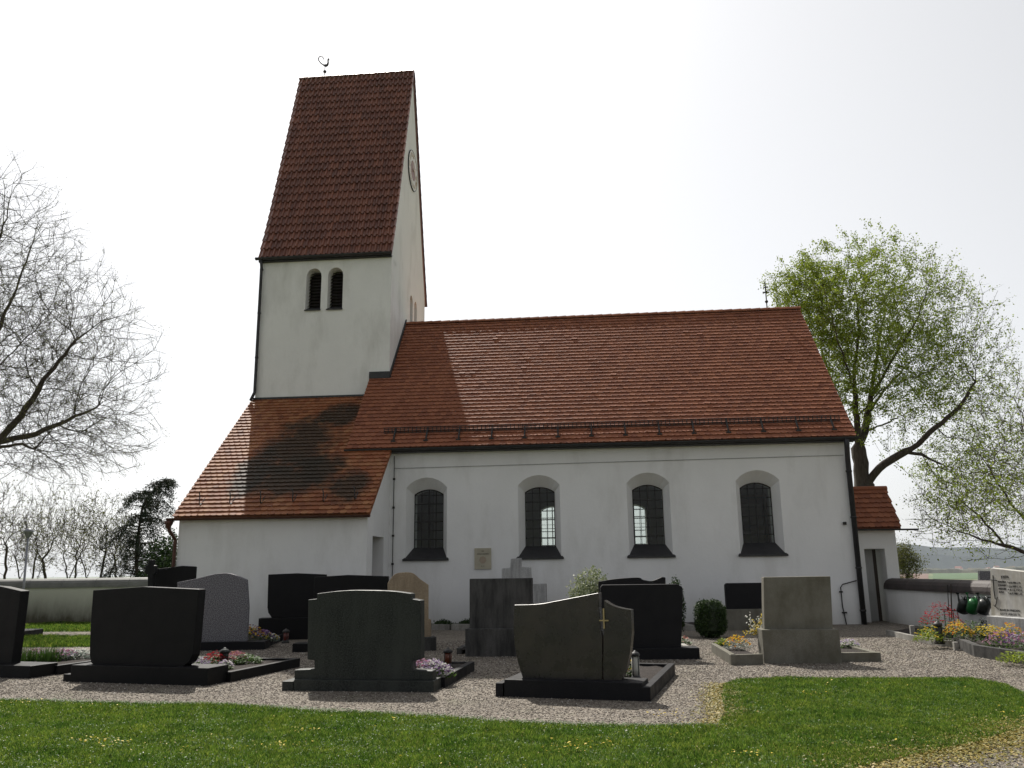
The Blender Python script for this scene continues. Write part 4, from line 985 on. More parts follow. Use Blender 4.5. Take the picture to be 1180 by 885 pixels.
# G10 boat-shaped stone in two pieces with a gap
P10 = Plot((571, 803), (750, 809))
left = [(603, 784), (597, 765), (593, 745), (591.5, 720), (592, 697)]+smooth_curve([(592, 697), (620, 696), (650, 691), (675, 686), (690, 683)])[1:]+[(690, 700), (692, 722), (694, 735), (694, 784)]
g10 = stone(P10, 'gravestone', left, .22, .2, 'brown_granite', 'curved brown-black polished gravestone split by a slit with a small golden cross', [(581, 740, 785, None, 0, .5)], 'slate')
right = [(695.5, 784), (695.5, 735), (697, 720), (696, 692)]+smooth_curve([(696, 692), (706, 698), (716, 701), (727, 703)])[1:]+[(728, 730), (726, 752), (722, 770), (716, 784)]
cx10 = (Vector(g10.location)-P10.A).dot(Vector(P10.ex)); F_ = [(P10.loc(px, py, .22)[0]-cx10, P10.loc(px, py, .22)[1]) for px, py in right]
mb = MB(); mb.fill(F_, [], lambda x, z: (x, 0, z)); mb.fill(F_, [], lambda x, z: (x, .2, z)); mb.loft([(x, 0, z) for x, z in F_], [(x, .2, z) for x, z in F_])
mb.build('side_headstone', 'brown_granite', g10)
c0 = P10.loc(696, 715, .2); mb = MB()
mb.box(c0[0]-cx10-.009, c0[0]-cx10+.009, -.035, -.015, c0[1]-.10, c0[1]+.15); mb.box(c0[0]-cx10-.06, c0[0]-cx10+.06, -.036, -.016, c0[1]-.008, c0[1]+.008); mb.build('small_cross', 'gold', g10)
kerb(P10, .0, P10.w, 2.7, .17, 'slate', 'dark granite kerb framing the plot of the curved split gravestone', .0)
# G11
P11 = Plot((684, 761), (806, 760))
stone(P11, 'gravestone', [(690, 750), (692, 677), (694, 674), (780, 673), (786, 676), (787, 682), (785, 750)], .12, .18, 'slate',
      'wide anthracite gravestone with rounded upper corners', [(684, 806, 747, None, 0, .4)])
kerb(P11, .1, P11.w, 2.5, .14, 'kerb_light', 'pale kerb behind the wide anthracite gravestone', .4)
# G12
P12 = Plot((684, 738), (774, 737))
stone(P12, 'gravestone', [(690, 737), (690, 670)]+smooth_curve([(690, 670), (710, 667), (735, 665.5), (741, 668), (750, 669.5), (756, 668), (763, 665), (767, 665.5)])[1:]+[(768, 737)], .1, .16, 'slate', 'anthracite gravestone with a wavy top rising behind the wide one')
# G13
P13 = Plot((826, 727), (886, 726))
stone(P13, 'gravestone', [(838, 702), (836, 674), (838, 672), (884, 671.5), (884, 702)], .1, .15, 'slate', 'small anthracite gravestone on a grey base near the clipped bush', [(827, 886, 702, None, 0, .4)], 'concrete')
kerb(P13, -.55, P13.w, 1.9, .12, 'kerb_light', 'pale kerb around the small anthracite gravestone', .4)
# G14 cast stone
P14 = Plot((880, 765), (967, 765))
stone(P14, 'gravestone', [(881, 726), (880, 665), (957, 664), (960, 726)], .13, .24, 'concrete', 'mossy grey cast stone gravestone standing on a broad block', [(878, 967, 725.6, None, 0, .5)])
Pk = Plot((820, 752), (878, 766)); 
e = empty('grave_kerb', gr(820, 750), 0, 'low stone kerb with flowers left of the mossy cast stone gravestone', 'grave kerb')
pa, pb, pc = gr(820, 752)-e.location, gr(843, 767)-e.location, gr(880, 766)-e.location
for a, b in ((pa, pb), (pb, pc)):
    d = (b-a).normalized(); n = Vector((-d.y, d.x, 0)); MB().prism([a, b, b+n*.09, a+n*.09], (0, 0, .17)).build('side_kerb', 'concrete', e, bevel=.006)
q = [pa+Vector((.1, .05, .12)), pb+Vector((.06, .1, .12)), pc+Vector((0, .09, .12)), pc+Vector((.05, 1.6, .12)), pa+Vector((.25, .9, .12))]; MB().add(q, [(0, 1, 2, 3, 4)]).build('soil', 'soil', e)
e = empty('grave_kerb', gr(968, 763), -.05, 'low stone kerb right of the mossy cast stone gravestone', 'grave kerb')
x1 = (gr(1017, 763)-gr(968, 763)).length; MB().box(.02, x1, 0, .1, -.03, .15).build('front_kerb', 'concrete', e, bevel=.006); MB().box(x1-.1, x1, .102, 1.6, -.03, .148).build('side_kerb', 'concrete', e, bevel=.006)
MB().box(.02, x1-.102, .102, 1.6, -.03, .11).build('soil', 'soil', e)
# pale stepped cross monument by the nave wall
P16 = Plot((560, 727), (632, 727))
stone(P16, 'gravestone', [(561, 727), (561, 675), (578, 674), (578, 655), (588, 654), (588.5, 644), (600, 643), (600, 653), (611, 653.5), (612, 673), (629, 672.5), (630, 727)], 0, .2, 'pale_stone', 'pale stepped limestone grave monument with crossed top before the nave wall')
# G15 marble stone with lettering
P15 = Plot((1138, 741), (1230, 752))
m15 = stone(P15, 'gravestone', [(1142, 712), (1141, 656), (1143, 654.5), (1230, 664), (1232, 722)], .2, .14, 'marble', 'white marble gravestone with dark lettering at the right edge', [(1137, 1232, 713, None, 0, .5)], 'pale_stone')
def textpx(P, e, s, px, py, hpx, d, mat, wpx=None, name='inscription'):
    """lettering cut to a given height on the face"""
    a = P.loc(px, py, d); b = P.loc(px, py+hpx, d); size = abs(a[1]-b[1])*1.35; V, F = text_mesh(s, size, .002, 'LEFT')
    mx = max(v.x for v in V); k = 1
    if wpx: k = (P.loc(px+wpx, py, d)[0]-a[0])/mx
    cx = (Vector(e.location)-P.A).dot(Vector(P.ex)); dd = (Vector(e.location)-P.A).dot(Vector(P.ey))
    slope = -.12*0
    mb = MB(); mb.add([(a[0]-cx+v.x*k, d-dd-.003-v.z, (a[1]+b[1])/2+v.y) for v in V], F); return mb.build(name, mat, e, fixn=False)
for s, x, y, h, w_ in (('JOSEFA', 1153.3, 663.2, 3.2, 9), ('FRANZISKA', 1150, 669.3, 2.4, 9), ('* 4.10.1906 † 14.', 1160.8, 670.2, 2.4, 15), ('JOHANN', 1150.3, 673.2, 2.4, 9), ('* 2.6.1899 † 17.', 1161, 674.5, 2.4, 16),
                    ('MARIANNE', 1150.6, 677.3, 2.4, 9), ('* 8.12.1933', 1161.4, 678.6, 2.4, 16), ('ROSA', 1151, 681, 2.4, 6), ('* 16.9.1908 † 65', 1161.5, 682.6, 2.4, 16),
                    ('RUHE IN FRIEDEN', 1152, 701.5, 2.6, 23), ('GOTT VERGELTS', 1152.3, 706, 2.6, 23)):
    textpx(P15, m15, s, x, y, h, .2, 'letters', w_)
mb = MB(); cxm = (Vector(m15.location)-P15.A).dot(Vector(P15.ex))
def mk(px, py): a = P15.loc(px, py, .2); return (a[0]-cxm, -.006, a[1])
mb.tube([mk(1144.5, 663), mk(1145.5, 680), mk(1147, 690)], .009, 5); mb.tube([mk(1141.5, 668), mk(1149, 668.6)], .009, 5)
mb.tube([mk(1149.5, 688), mk(1148, 696), mk(1146.5, 699)], .007, 5); mb.tube([mk(1145, 697), mk(1151, 702)], .006, 5); mb.build('cross_ornament', 'iron', m15)
P17 = Plot((1128, 719), (1160, 719))
stone(P17, 'gravestone', [(1130, 725), (1129, 658), (1150, 658), (1152, 725)], 0, .16, 'grey_granite', 'grey granite gravestone half hidden behind the white lettered marble stone')
# a low dark slab on the left in the grass, long slab near annex
Pl = Plot((10, 738), (47, 733)); e = empty('grave_slab', Pl.A, Pl.rz, 'low dark flat grave slab in the grass at left', 'grave slab'); MB().box(-1.2, Pl.w+.1, 0, .7, -.05, .19).build('slab', 'slate', e, bevel=.02)
# light stone curbs between the sandstone and the soot stained stone
Pc = Plot((497, 726), (545, 727)); e = empty('grave_kerb', Pc.A, Pc.rz, 'pale low kerb between the sandstone and the soot stained gravestones', 'grave kerb')
MB().box(0, .55, 0, .1, -.03, .15).build('front_kerb', 'kerb_light', e, bevel=.006); MB().box(.62, 1.25, .0, .1, -.03, .17).build('front_kerb', 'kerb_light', e, bevel=.006); MB().box(.05, 1.2, .102, 1.4, -.03, .1).build('soil', 'soil', e)
P18 = Plot((765, 726), (800, 727)); e = empty('grave_kerb', P18.A, P18.rz, 'pale kerb before the nave wall beside the clipped bush', 'grave kerb')
MB().box(-.7, 1.0, 0, .1, -.03, .14).build('front_kerb', 'kerb_light', e, bevel=.006); MB().box(.9, 1.0, .102, 1.5, -.03, .139).build('side_kerb', 'kerb_light', e, bevel=.006); MB().box(-.7, .88, .102, 1.5, -.03, .1).build('soil', 'soil', e)

# ------------------------------------------------------------------ right hand bed
RB = [gr(1021, 732), gr(1046, 738), gr(1085, 745), gr(1100, 746), gr(1123, 757), gr(1190, 768), gr(1260, 775)]
RT = [gr(1260, 735), gr(1190, 735), gr(1150, 734), gr(1090, 728), gr(1050, 727)]
e = empty('flower_bed', RB[0], 0, 'dark planted grave bed running along the right churchyard wall', 'flower bed')
poly = [(p-RB[0]) for p in RB+RT]; mb = MB(); mb.fill([(p.x, p.y) for p in poly], [], lambda x, y: (x, y, .07)); mb.build('soil', 'soil', e, fixn=False)
mb = MB()
for a, b in zip(RB[:4], RB[1:4]):
    d = (b-a).normalized(); n = Vector((-d.y, d.x, 0)); q = [a-RB[0], b-RB[0], b-RB[0]+n*.09, a-RB[0]+n*.09]; mb.prism(q, (0, 0, .12))
mb.build('edging', 'kerb_light', e)
mb = MB()
for a, b in zip(RB[3:], RB[4:]):
    d = (b-a).normalized(); n = Vector((-d.y, d.x, 0)); q = [a-RB[0], b-RB[0], b-RB[0]+n*.12, a-RB[0]+n*.12]; mb.prism(q, (0, 0, .2))
mb.build('stone_edging', 'dark_stone', e)
for (px, pyb, pyt, wpx, lb) in ((1053, 735, 721, 5, 'pale upright marker stone at the near-left corner of the right bed'), (1103, 750, 740, 5, 'small grey marker stone before the orange flowers')):
    P = Plot((px-wpx/2, pyb), (px+wpx/2, pyb)); z = P.loc(px, pyt)[1]; e = empty('marker_stone', P.A, P.rz, lb, 'marker stone'); MB().box(0, P.w, 0, .1, -.03, z).build('post', 'kerb_light', e, bevel=.005)
P = Plot((1056, 736), (1075, 738)); e = empty('grave_kerb', P.A, P.rz, 'dark low stone block behind the pale marker stone', 'grave kerb'); MB().box(.1, P.w+.3, .1, .3, -.03, .28).build('block', 'dark_stone', e, bevel=.01)

def fl(px, py, z=.1): return gr(px, py, z)
PL = [
 ('primrose_clump', fl(30, 763), .13, 90, 'leaf_plant', None, 0, .22, 'spiky green bulb leaves at the far left plot edge', True),
 ('pansy_clump', fl(40, 761), .2, 120, 'leaf_plant', ['pink', 'lilac'], 60, .12, 'pink pansies left of the spiky green leaves', False),
 ('bulb_leaves', fl(56, 763), .15, 130, 'leaf_plant', None, 0, .22, 'spiky dark green bulb leaves amid pink pansies on the left bed', True),
 ('pansy_clump', fl(73, 761), .2, 120, 'leaf_plant', ['pink', 'lilac'], 60, .12, 'pink and lilac pansies right of the spiky leaves', False),
 ('silver_cushion', fl(88, 760), .22, 200, 'leaf_silver', ['white'], 30, .12, 'silvery cushion plant beside the wide black gravestone', False),
 ('pansy_clump', fl(232, 770), .12, 70, 'leaf_plant', ['lilac', 'white'], 30, .10, 'pale lilac pansies behind the right plinth of the wide black stone', False),
 ('primrose_clump', fl(247, 768), .17, 90, 'leaf_plant', ['darkred', 'red'], 50, .14, 'dark red primroses behind the wide black gravestone', False),
 ('pansy_clump', fl(259, 772), .1, 60, 'leaf_plant', ['lilac', 'white'], 26, .09, 'pale pansies in front of the dark red primroses', False),
 ('primrose_clump', fl(272, 765), .15, 80, 'leaf_plant', ['salmon', 'pink'], 40, .12, 'salmon primroses right of the dark red ones', False),
 ('pansy_clump', fl(222, 764), .12, 120, 'leaf_silver', None, 0, .14, 'silvery green tuft left of the dark red primroses', False),
 ('green_cushion', fl(284, 765), .2, 240, 'leaf_plant', None, 0, .12, 'feathery green cushion at the right end of the bed', False),
 ('primrose_clump', fl(288, 741), .26, 120, 'leaf_plant', ['yellow', 'orange', 'purple'], 110, .22, 'yellow and orange pansies behind the blue grey gravestone', False),
 ('pansy_clump', fl(302, 740), .2, 90, 'leaf_plant', ['purple', 'lilac'], 60, .16, 'purple pansies right of the yellow ones', False),
 ('pansy_clump', fl(313, 740), .14, 80, 'leaf_silver', ['white', 'yellow'], 24, .12, 'cream pansies nearest the red grave light', False),
 ('pansy_clump', fl(487, 779), .15, 80, 'leaf_plant', ['lilac', 'pink'], 50, .14, 'lilac pansies touching the green granite gravestone', False),
 ('pansy_clump', fl(499, 780), .17, 90, 'leaf_plant', ['lilac', 'white'], 60, .14, 'lilac and white pansies in the middle of their row', False),
 ('pansy_clump', fl(509, 782), .16, 90, 'leaf_plant', ['lilac', 'purple', 'white'], 60, .12, 'lilac and purple pansies at the right end of their row', False),
 ('orchid_tuft', fl(724, 782), .07, 50, 'leaf_plant', ['white', 'yellow'], 26, .16, 'small white and yellow flowers left of the silver grave lantern', False),
 ('pansy_clump', fl(787, 743), .13, 70, 'leaf_plant', ['salmon', 'white'], 30, .1, 'salmon flowers behind the wide anthracite gravestone', False),
 ('green_cushion', fl(833, 745), .12, 160, 'leaf_spring', None, 0, .12, 'small bright green cushion left of the yellow flowers', False),
 ('primrose_clump', fl(850, 750), .2, 120, 'leaf_silver', ['yellow', 'orange'], 46, .16, 'low yellow primroses below the tall yellow spray', False),
 ('primrose_clump', fl(978, 747), .16, 80, 'leaf_plant', ['lilac', 'white'], 40, .1, 'pale flowers right of the mossy cast stone gravestone', False),
 ('primrose_clump', fl(1087, 737), .34, 160, 'leaf_plant', ['red'], 90, .42, 'tall bunch of crimson flowers before the tool rack', False),
 ('green_cushion', fl(1071, 741), .22, 200, 'leaf_spring', ['yellow'], 14, .2, 'yellow green cushion left of the crimson flowers', False),
 ('primrose_clump', fl(1105, 741), .24, 110, 'leaf_plant', ['orange', 'yellow'], 70, .24, 'orange pansies right of the white lidded lantern', False),
 ('green_cushion', fl(1122, 741), .26, 200, 'leaf_plant', None, 0, .3, 'leafy green plant between orange and yellow flowers', False),
 ('primrose_clump', fl(1136, 742), .22, 90, 'leaf_plant', ['yellow'], 60, .2, 'lemon yellow primroses below the white gravestone base', False),
 ('primrose_clump', fl(1147, 742), .2, 90, 'leaf_plant', ['yellow', 'white'], 46, .2, 'pale yellow and white primroses near the marble stone', False),
 ('pansy_clump', fl(1158, 750), .27, 110, 'leaf_plant', ['pink', 'purple'], 70, .2, 'pink pansies on the right bed in the foreground', False),
 ('primrose_clump', fl(1166, 745), .22, 90, 'leaf_plant', ['orange', 'yellow'], 50, .24, 'orange and yellow flowers behind the pink pansies', False),
 ('pansy_clump', fl(1178, 748), .2, 90, 'leaf_plant', ['pink', 'lilac'], 44, .18, 'pink flowers at the very right picture edge', False),
 ('green_cushion', fl(1172, 764, .05), .22, 180, 'leaf_spring', None, 0, .14, 'bright green ground plant at the lower right bed edge', False),
]
for (nm, lc, r_, n_, lm, bl, nb, h_, lb, sp_) in PL:
    if bl is None and nm == 'primrose_clump': nm = 'bulb_leaves'
    if bl is None and nm == 'pansy_clump': nm = 'green_cushion'
    lc.z -= .02; h_ *= 1.6; r_ *= 1.3; n_ = int(n_*2.2); nb = int(nb*2.2)
    if lc.x > 9.2: r_ *= .75
    plant(nm, lc, r_, n_, lm, bl, nb, h_, lb, 'plant' if bl is None else 'flowers', spiky=sp_, bs=.026 if bl else .02)
# tall spray in a vase at the cast stone
e = empty('flower_vase', fl(878, 752, .12), 0, 'dark vase holding tall yellow and white blossom sprays', 'flower vase')
MB().lathe([(.03, 0), (.05, .1), (.06, .25), (.05, .3)], n=10).build('vase', 'can_black', e, True)
mb = MB(); fy = []; fwh = []
for i in range(16):
    a = random.uniform(-1.0, 2.6); ln_ = random.uniform(.25, .5); tip = Vector((-abs(math.cos(a))*ln_*.9+.08, random.uniform(-.1, .1), .3+ln_*abs(math.sin(a+.3))*.75)); mb.tube([(0, 0, .25), tip*.55+Vector((0, 0, .14)), tip], .004, 4)
    for k in range(12):
        t = .4+.6*k/12; (fy if i % 2 else fwh).append((Vector((0, 0, .25)).lerp(tip, t)+Vector((random.gauss(0, .02), random.gauss(0, .02), random.gauss(0, .02)+.03))))
mb.build('stems', 'leaf_plant', e)
for pts, mm_ in ((fy, 'yellow'), (fwh, 'white')):
    V = []; F = []
    for c in pts:
        b = len(V); u = Vector((random.gauss(0, 1), random.gauss(0, 1), random.gauss(0, 1))).normalized()*.02; v = u.orthogonal().normalized()*.018; V += [c-u, c-v, c+u, c+v]; F.append((b, b+1, b+2, b+3))
    MB().add(V, F).build('blossoms', mm_, e, fixn=False)
# lanterns
lantern(fl(258, 766, .12), 1.25, 'can_black', 'black grave lantern standing behind the dark red primroses', 'can_black', .2)
lantern(fl(329, 741, .12), 1.15, 'iron', 'red plastic grave light behind the black rounded-corner gravestone', 'redplastic', .24)
lantern(fl(516, 769, .12), 1.15, 'iron', 'amber brown grave light beside the lilac pansies', 'amber', .24)
lantern(fl(733, 783, .12), 1.05, 'dark_metal', 'silver grave lantern with milky glass at the curved split gravestone', 'milk', .34)
lantern(fl(1083, 742, .08), 1.35, 'iron', 'dark grave lantern between crimson and orange flowers', 'can_black', .3)
plant('small_bush', fl(1135, 733, .08), .16, 500, 'leaf_dark', None, 0, .42, 'small dark conical conifer below the watering cans', 'bush')

# watering cans on the wall, rake stand
wd = (B_-A).normalized(); wn = Vector((wd.y, -wd.x, 0)).normalized()
def wallpt(px, py, off=.12):
    d = ray(px, py); n = np.array(wn); p0 = np.array(A)+n*off; t = ((p0-O)@n)/(d@n); return Vector(O+d*t)
ang = math.atan2(wd.y, wd.x)
def can(px, py, mat, label):
    p = wallpt(px, py, .16); e = empty('watering_can', p, ang, label, 'watering can', 'watering cans hanging on the wall'); s = 1.0
    V = []; n = 12
    mb = MB(); M0 = Matrix.Rotation(R(35), 4, 'Y')
    prof_ = [(.10, -.17), (.125, -.16), (.13, 0), (.12, .1), (.09, .15)]
    t = MB().lathe(prof_, n=14); mb.add([M0 @ Vector(v) for v in t.v], t.f); mb.build('body', mat, e, True)
    mb = MB(); mb.tube([M0 @ Vector(q) for q in [(-.05, 0, .14), (-.03, 0, .24), (.07, 0, .24), (.12, 0, .12), (.125, 0, -.05)]], .014, 6); mb.build('handle', mat, e, True)
    mb = MB(); mb.tube([M0 @ Vector(q) for q in [(-.11, 0, -.10), (-.22, 0, .0), (-.30, 0, .10)]], [.03, .022, .018], 8); t2 = MB().lathe([(.02, 0), (.045, .03), (.045, .035)], n=10); mb.build('spout', mat, e, True)
    mb = MB(); mb.add([M0 @ (Matrix.Translation((-.30, 0, .10)) @ Matrix.Rotation(R(-50), 4, 'Y') @ Vector(v)) for v in t2.v], t2.f); mb.build('rose', mat, e)
    mb = MB(); mb.box(-.06, .06, .14, .17, .18, .2); mb.tube([(0, .15, .19), (0, -.02, .19), (0, -.02, .22)], .006, 5); mb.build('hook', 'iron', e)
can(1110.5, 698, 'can_black', 'black watering can hanging leftmost on the wall'); can(1121.5, 698, 'can_green', 'bright green watering can hanging between two black ones'); can(1134, 698.5, 'can_black', 'black watering can hanging rightmost, beside the marble stone')
p = wallpt(1098, 725, .35); p.z = 0
e = empty('tool_stand', p, ang, 'dark metal stand against the right wall behind the crimson flowers', 'tool stand'); mb = MB()
mb.tube([(-.45, 0, .52), (.3, 0, .52)], .014, 5)
for x in (-.3, -.08, .1, .3): mb.tube([(x, 0, 0), (x, 0, .52)], .01, 5)
mb.build('rack', 'iron', e)
p = wallpt(1097, 725, .2); p.z = 0
e = empty('rake', p, ang, 'long-handled rake leaning against the right wall left of the watering cans', 'rake'); MB().tube([(0, 0, .04), (-.02, .12, 1.12)], .014, 6).build('handle', 'dark_door', e)
mb = MB(); mb.box(-.16, .16, -.01, .01, .03, .05)
for k in range(9): mb.tube([(-.16+.04*k, 0, .04), (-.16+.04*k, -.03, -.0)], .004, 4)
mb.build('rake_head', 'iron', e)
p = wallpt(1094, 725, .2); p.z = 0
e = empty('hoe', p, ang, 'thin hoe hanging left of the rake on the right wall', 'hoe'); MB().tube([(-.1, .1, .55), (-.06, .12, 1.1)], .01, 6).build('handle', 'iron', e); MB().box(-.15, -.07, .08, .1, .47, .56).build('blade', 'iron', e)

# path lamp at the left
p = atY(28, 681, 26.); p.z = 0; top = atY(33, 612, 26.)
e = empty('street_lamp', p, 0, 'slim grey street lamp before the left churchyard wall', 'street lamp'); d = top-p
MB().tube([(0, 0, 0), (d.x*.5, 0, d.z*.5), (d.x*.9, 0, d.z-.15)], [.045, .035, .03], 8).build('pole', 'zinc', e, True)
MB().lathe([(.03, -.26), (.07, -.22), (.13, -.08), (.17, -.05), (.05, .03)], (d.x, 0, d.z+.05), 12).build('lamp_head', 'zinc', e, True)
MB().tube([(d.x-.05, 0, d.z+.05), (d.x-.16, 0, d.z+.35)], .014, 6).build('aerial', 'iron', e)

# ------------------------------------------------------------------ trees
def grow(pts, trunk, step=.3, bf=.5, wig=.04, seed=1, smooth=2, sag=0.):
    """branches: every crown point joins the node that gives the shortest way back to the trunk"""
    rs = np.random.default_rng(seed); nodes = []; par = []; plen = []
    for path in trunk:
        pts0 = [np.array(p, float) for p in path]
        last = -1 if not nodes else min(range(len(nodes)), key=lambda i: np.linalg.norm(nodes[i]-pts0[0]))
        prev = nodes[last] if nodes else None
        for p in (pts0 if not nodes else pts0[1:]):
            k = 1 if prev is None else max(1, int(np.linalg.norm(p-prev)/step))
            for q in range(1, k+1):
                x = p if prev is None else prev+(p-prev)*q/k+rs.normal(0, step*.08, 3)
                nodes.append(x); par.append(last); plen.append(0 if last < 0 else plen[last]+np.linalg.norm(x-nodes[last])*.6); last = len(nodes)-1
            prev = p
    nt_ = len(nodes); P = np.array(pts); n = len(P); key = np.full(n, 1e9); src = np.zeros(n, int); raw = np.full(n, 1e9)
    def relax(i):
        d = np.linalg.norm(P-nodes[i], axis=1); k = d+bf*(plen[i]+d); m = k < key; key[m] = k[m]; src[m] = i; raw[m] = d[m]
    for i in range(nt_): relax(i)
    done = np.zeros(n, bool)
    for _ in range(n):
        j = int(np.argmin(np.where(done, 1e9, key))); done[j] = True; i = int(src[j]); a_ = nodes[i]; b_ = P[j]; L = raw[j]
        k = max(1, int(L/(step*1.6))); last = i
        for q in range(1, k+1):
            x = a_+(b_-a_)*q/k+(rs.normal(0, wig, 3) if q < k else 0); nodes.append(x); par.append(last); plen.append(plen[last]+L/k); last = len(nodes)-1
        key[j] = -1; 
        relax(last); key[done] = -1
    X = np.array(nodes); pa = np.array(par); free = np.arange(len(X)) >= nt_
    for _ in range(smooth):
        cs = np.zeros_like(X); cc = np.zeros(len(X)); v = pa >= 0; np.add.at(cs, pa[v], X[v]); np.add.at(cc, pa[v], 1)
        m = free & (cc > 0); Y = X.copy(); Y[m] = .45*X[m]+.275*X[pa[m]]+.275*cs[m]/cc[m][:, None]; X = Y
    return [Vector(p) for p in X], [int(i) for i in par]
def radii(nodes, par, tip=.008, ex=2.3, trunk_r=None, pw=.7):
    n = len(nodes); ch_ = [[] for _ in range(n)]
    for i, p in enumerate(par):
        if p >= 0: ch_[p].append(i)
    r = [0]*n
    for i in range(n-1, -1, -1): r[i] = tip if not ch_[i] else max(tip, sum(r[c]**ex for c in ch_[i])**(1/ex))
    if trunk_r:
        k = trunk_r/r[0]
        if k > 1 or k < 1:
            r = [tip+(x-tip)*((trunk_r-tip)/(r[0]-tip)) for x in r]
            r = [tip+(x-tip)*(x/trunk_r)**pw for x in r]
    return r, ch_
def tree_mesh(nodes, par, r, ch_, lo, hi, mb):
    """tubes for chains whose radius lies in [lo,hi)"""
    done = set()
    starts = [i for i in range(len(nodes))]
    main = {}
    for i in range(len(nodes)):
        if ch_[i]: main[i] = max(ch_[i], key=lambda c: r[c])
    for i in range(len(nodes)):
        if par[i] < 0 or main.get(par[i]) != i or not (lo <= r[par[i]] < hi):
            if not (lo <= r[i] < hi): continue
            path = [i] if par[i] < 0 else [par[i], i]; rr = [r[i]*1.05]*len(path); j = i
            while j in main and lo <= r[main[j]] < hi: j = main[j]; path.append(j); rr.append(r[j])
            if len(path) < 2: continue
            if j in main: path.append(main[j]); rr.append(r[main[j]])
            nn = 3 if rr[0] < .03 else (5 if rr[0] < .08 else 9)
            mb.tube([nodes[q] for q in path], rr, nn, caps=False)
def twigs(mb, nodes, r, n, ln, rad, seed, droop=0., maxr=.03, par=None):
    rs = random.Random(seed); thin = [i for i in range(len(nodes)) if r[i] < maxr]; tips = []
    for _ in range(n):
        i = rs.choice(thin); p = nodes[i]; q0 = nodes[par[i]] if par[i] >= 0 else p-Vector((0, 0, 1)); d = ((p-q0).normalized()*1.15+Vector((rs.gauss(0, .55), rs.gauss(0, .55), rs.gauss(.1, .5)-droop))).normalized(); l = ln*rs.uniform(.4, 1.2)
        q = p+d*l*.5+Vector((0, 0, rs.gauss(0, .04))); d2 = (d+Vector((rs.gauss(0, .3), rs.gauss(0, .3), rs.gauss(0, .3)-droop*.5))).normalized(); t = q+d2*l*.5
        s = d.orthogonal().normalized()*rad; s2 = d.cross(s).normalized()*rad
        mb.add([p+s, p-s*.5+s2*.8, p-s*.5-s2*.8, q+s*.8, q-s*.4+s2*.6, q-s*.4-s2*.6, t], [(0, 1, 4, 3), (1, 2, 5, 4), (2, 0, 3, 5), (3, 4, 6), (4, 5, 6), (5, 3, 6)]); tips += [q, t, p.lerp(q, .5)]
    return tips
def leaves(pts, n, size, seed, spread=.1, wide=.7, bias=None):
    rs = np.random.default_rng(seed); P = np.array([tuple(p) for p in pts])
    idx = rs.integers(0, len(P), n) if bias is None else rs.choice(len(P), n, p=bias/bias.sum())
    c = P[idx]+rs.normal(0, spread, (n, 3)); d = rs.normal(0, 1, (n, 3)); d[:, 2] -= .3; d /= np.linalg.norm(d, axis=1)[:, None]; e_ = np.cross(d, rs.normal(0, 1, (n, 3))); e_ /= np.linalg.norm(e_, axis=1)[:, None]
    S = size*rs.uniform(.5, 1.25, n)[:, None]; V = np.stack([c, c+d*S*.45+e_*S*.5*wide, c+d*S, c+d*S*.45-e_*S*.5*wide], 1).reshape(-1, 3)
    return fastmesh('crown', V, np.arange(n*4).reshape(n, 4))
def ell(n, c, rad, rs, hollow=.0, lowcut=None):
    out = []
    while len(out) < n:
        v = rs.normal(0, 1, 3); v /= np.linalg.norm(v); q = rs.uniform(hollow, 1)**(1/3) if not hollow else (hollow+(1-hollow)*rs.uniform(0, 1)**.6)
        out.append(np.array(c)+v*q*np.array(rad))
    return out
def build_tree(name, label, base, pts, trunk, leafm, nleaf, lsize, tip=.009, trunk_r=.3, bark='bark', twig_m='twig', ntw=4000, twl=.5, twr=.006, droop=0, seed=1, cat='tree', step=.35, infl=3, kill=.7, grav=0., lspread=.08, thresh=.035, bias=None, group=None, jitter=.25, bf=.5, frac=1., pw=.7):
    base = Vector(base); pts = [np.array(p)-np.array(base) for p in pts]; pts = [pts[i] for i in np.random.default_rng(seed).permutation(len(pts))[:int(len(pts)*frac)]]; trunk = [[Vector(t)-base for t in q] for q in (trunk if isinstance(trunk[0], list) else [trunk])]
    nodes, par = grow(pts, trunk, step, bf, seed=seed); r, ch_ = radii(nodes, par, tip, trunk_r=trunk_r, pw=pw)
    e = empty(name, base, 0, label, cat, group)
    mb = MB(); tree_mesh(nodes, par, r, ch_, thresh, 99, mb); mb.build('trunk', bark, e, True, fixn=False)
    mb = MB(); tree_mesh(nodes, par, r, ch_, 0, thresh, mb); tips = twigs(mb, nodes, r, ntw, twl, twr, seed, droop, par=par); mb.build('branches', twig_m, e, fixn=False)
    if nleaf:
        P = tips+[nodes[i] for i in range(len(nodes)) if r[i] < .03]; b = None
        if bias: b = np.array([bias(p+base) for p in P])
        linkmesh('crown', leaves(P, nleaf, lsize, seed, lspread, bias=b), leafm, e)
    print('TREE', name, len(nodes)); return e

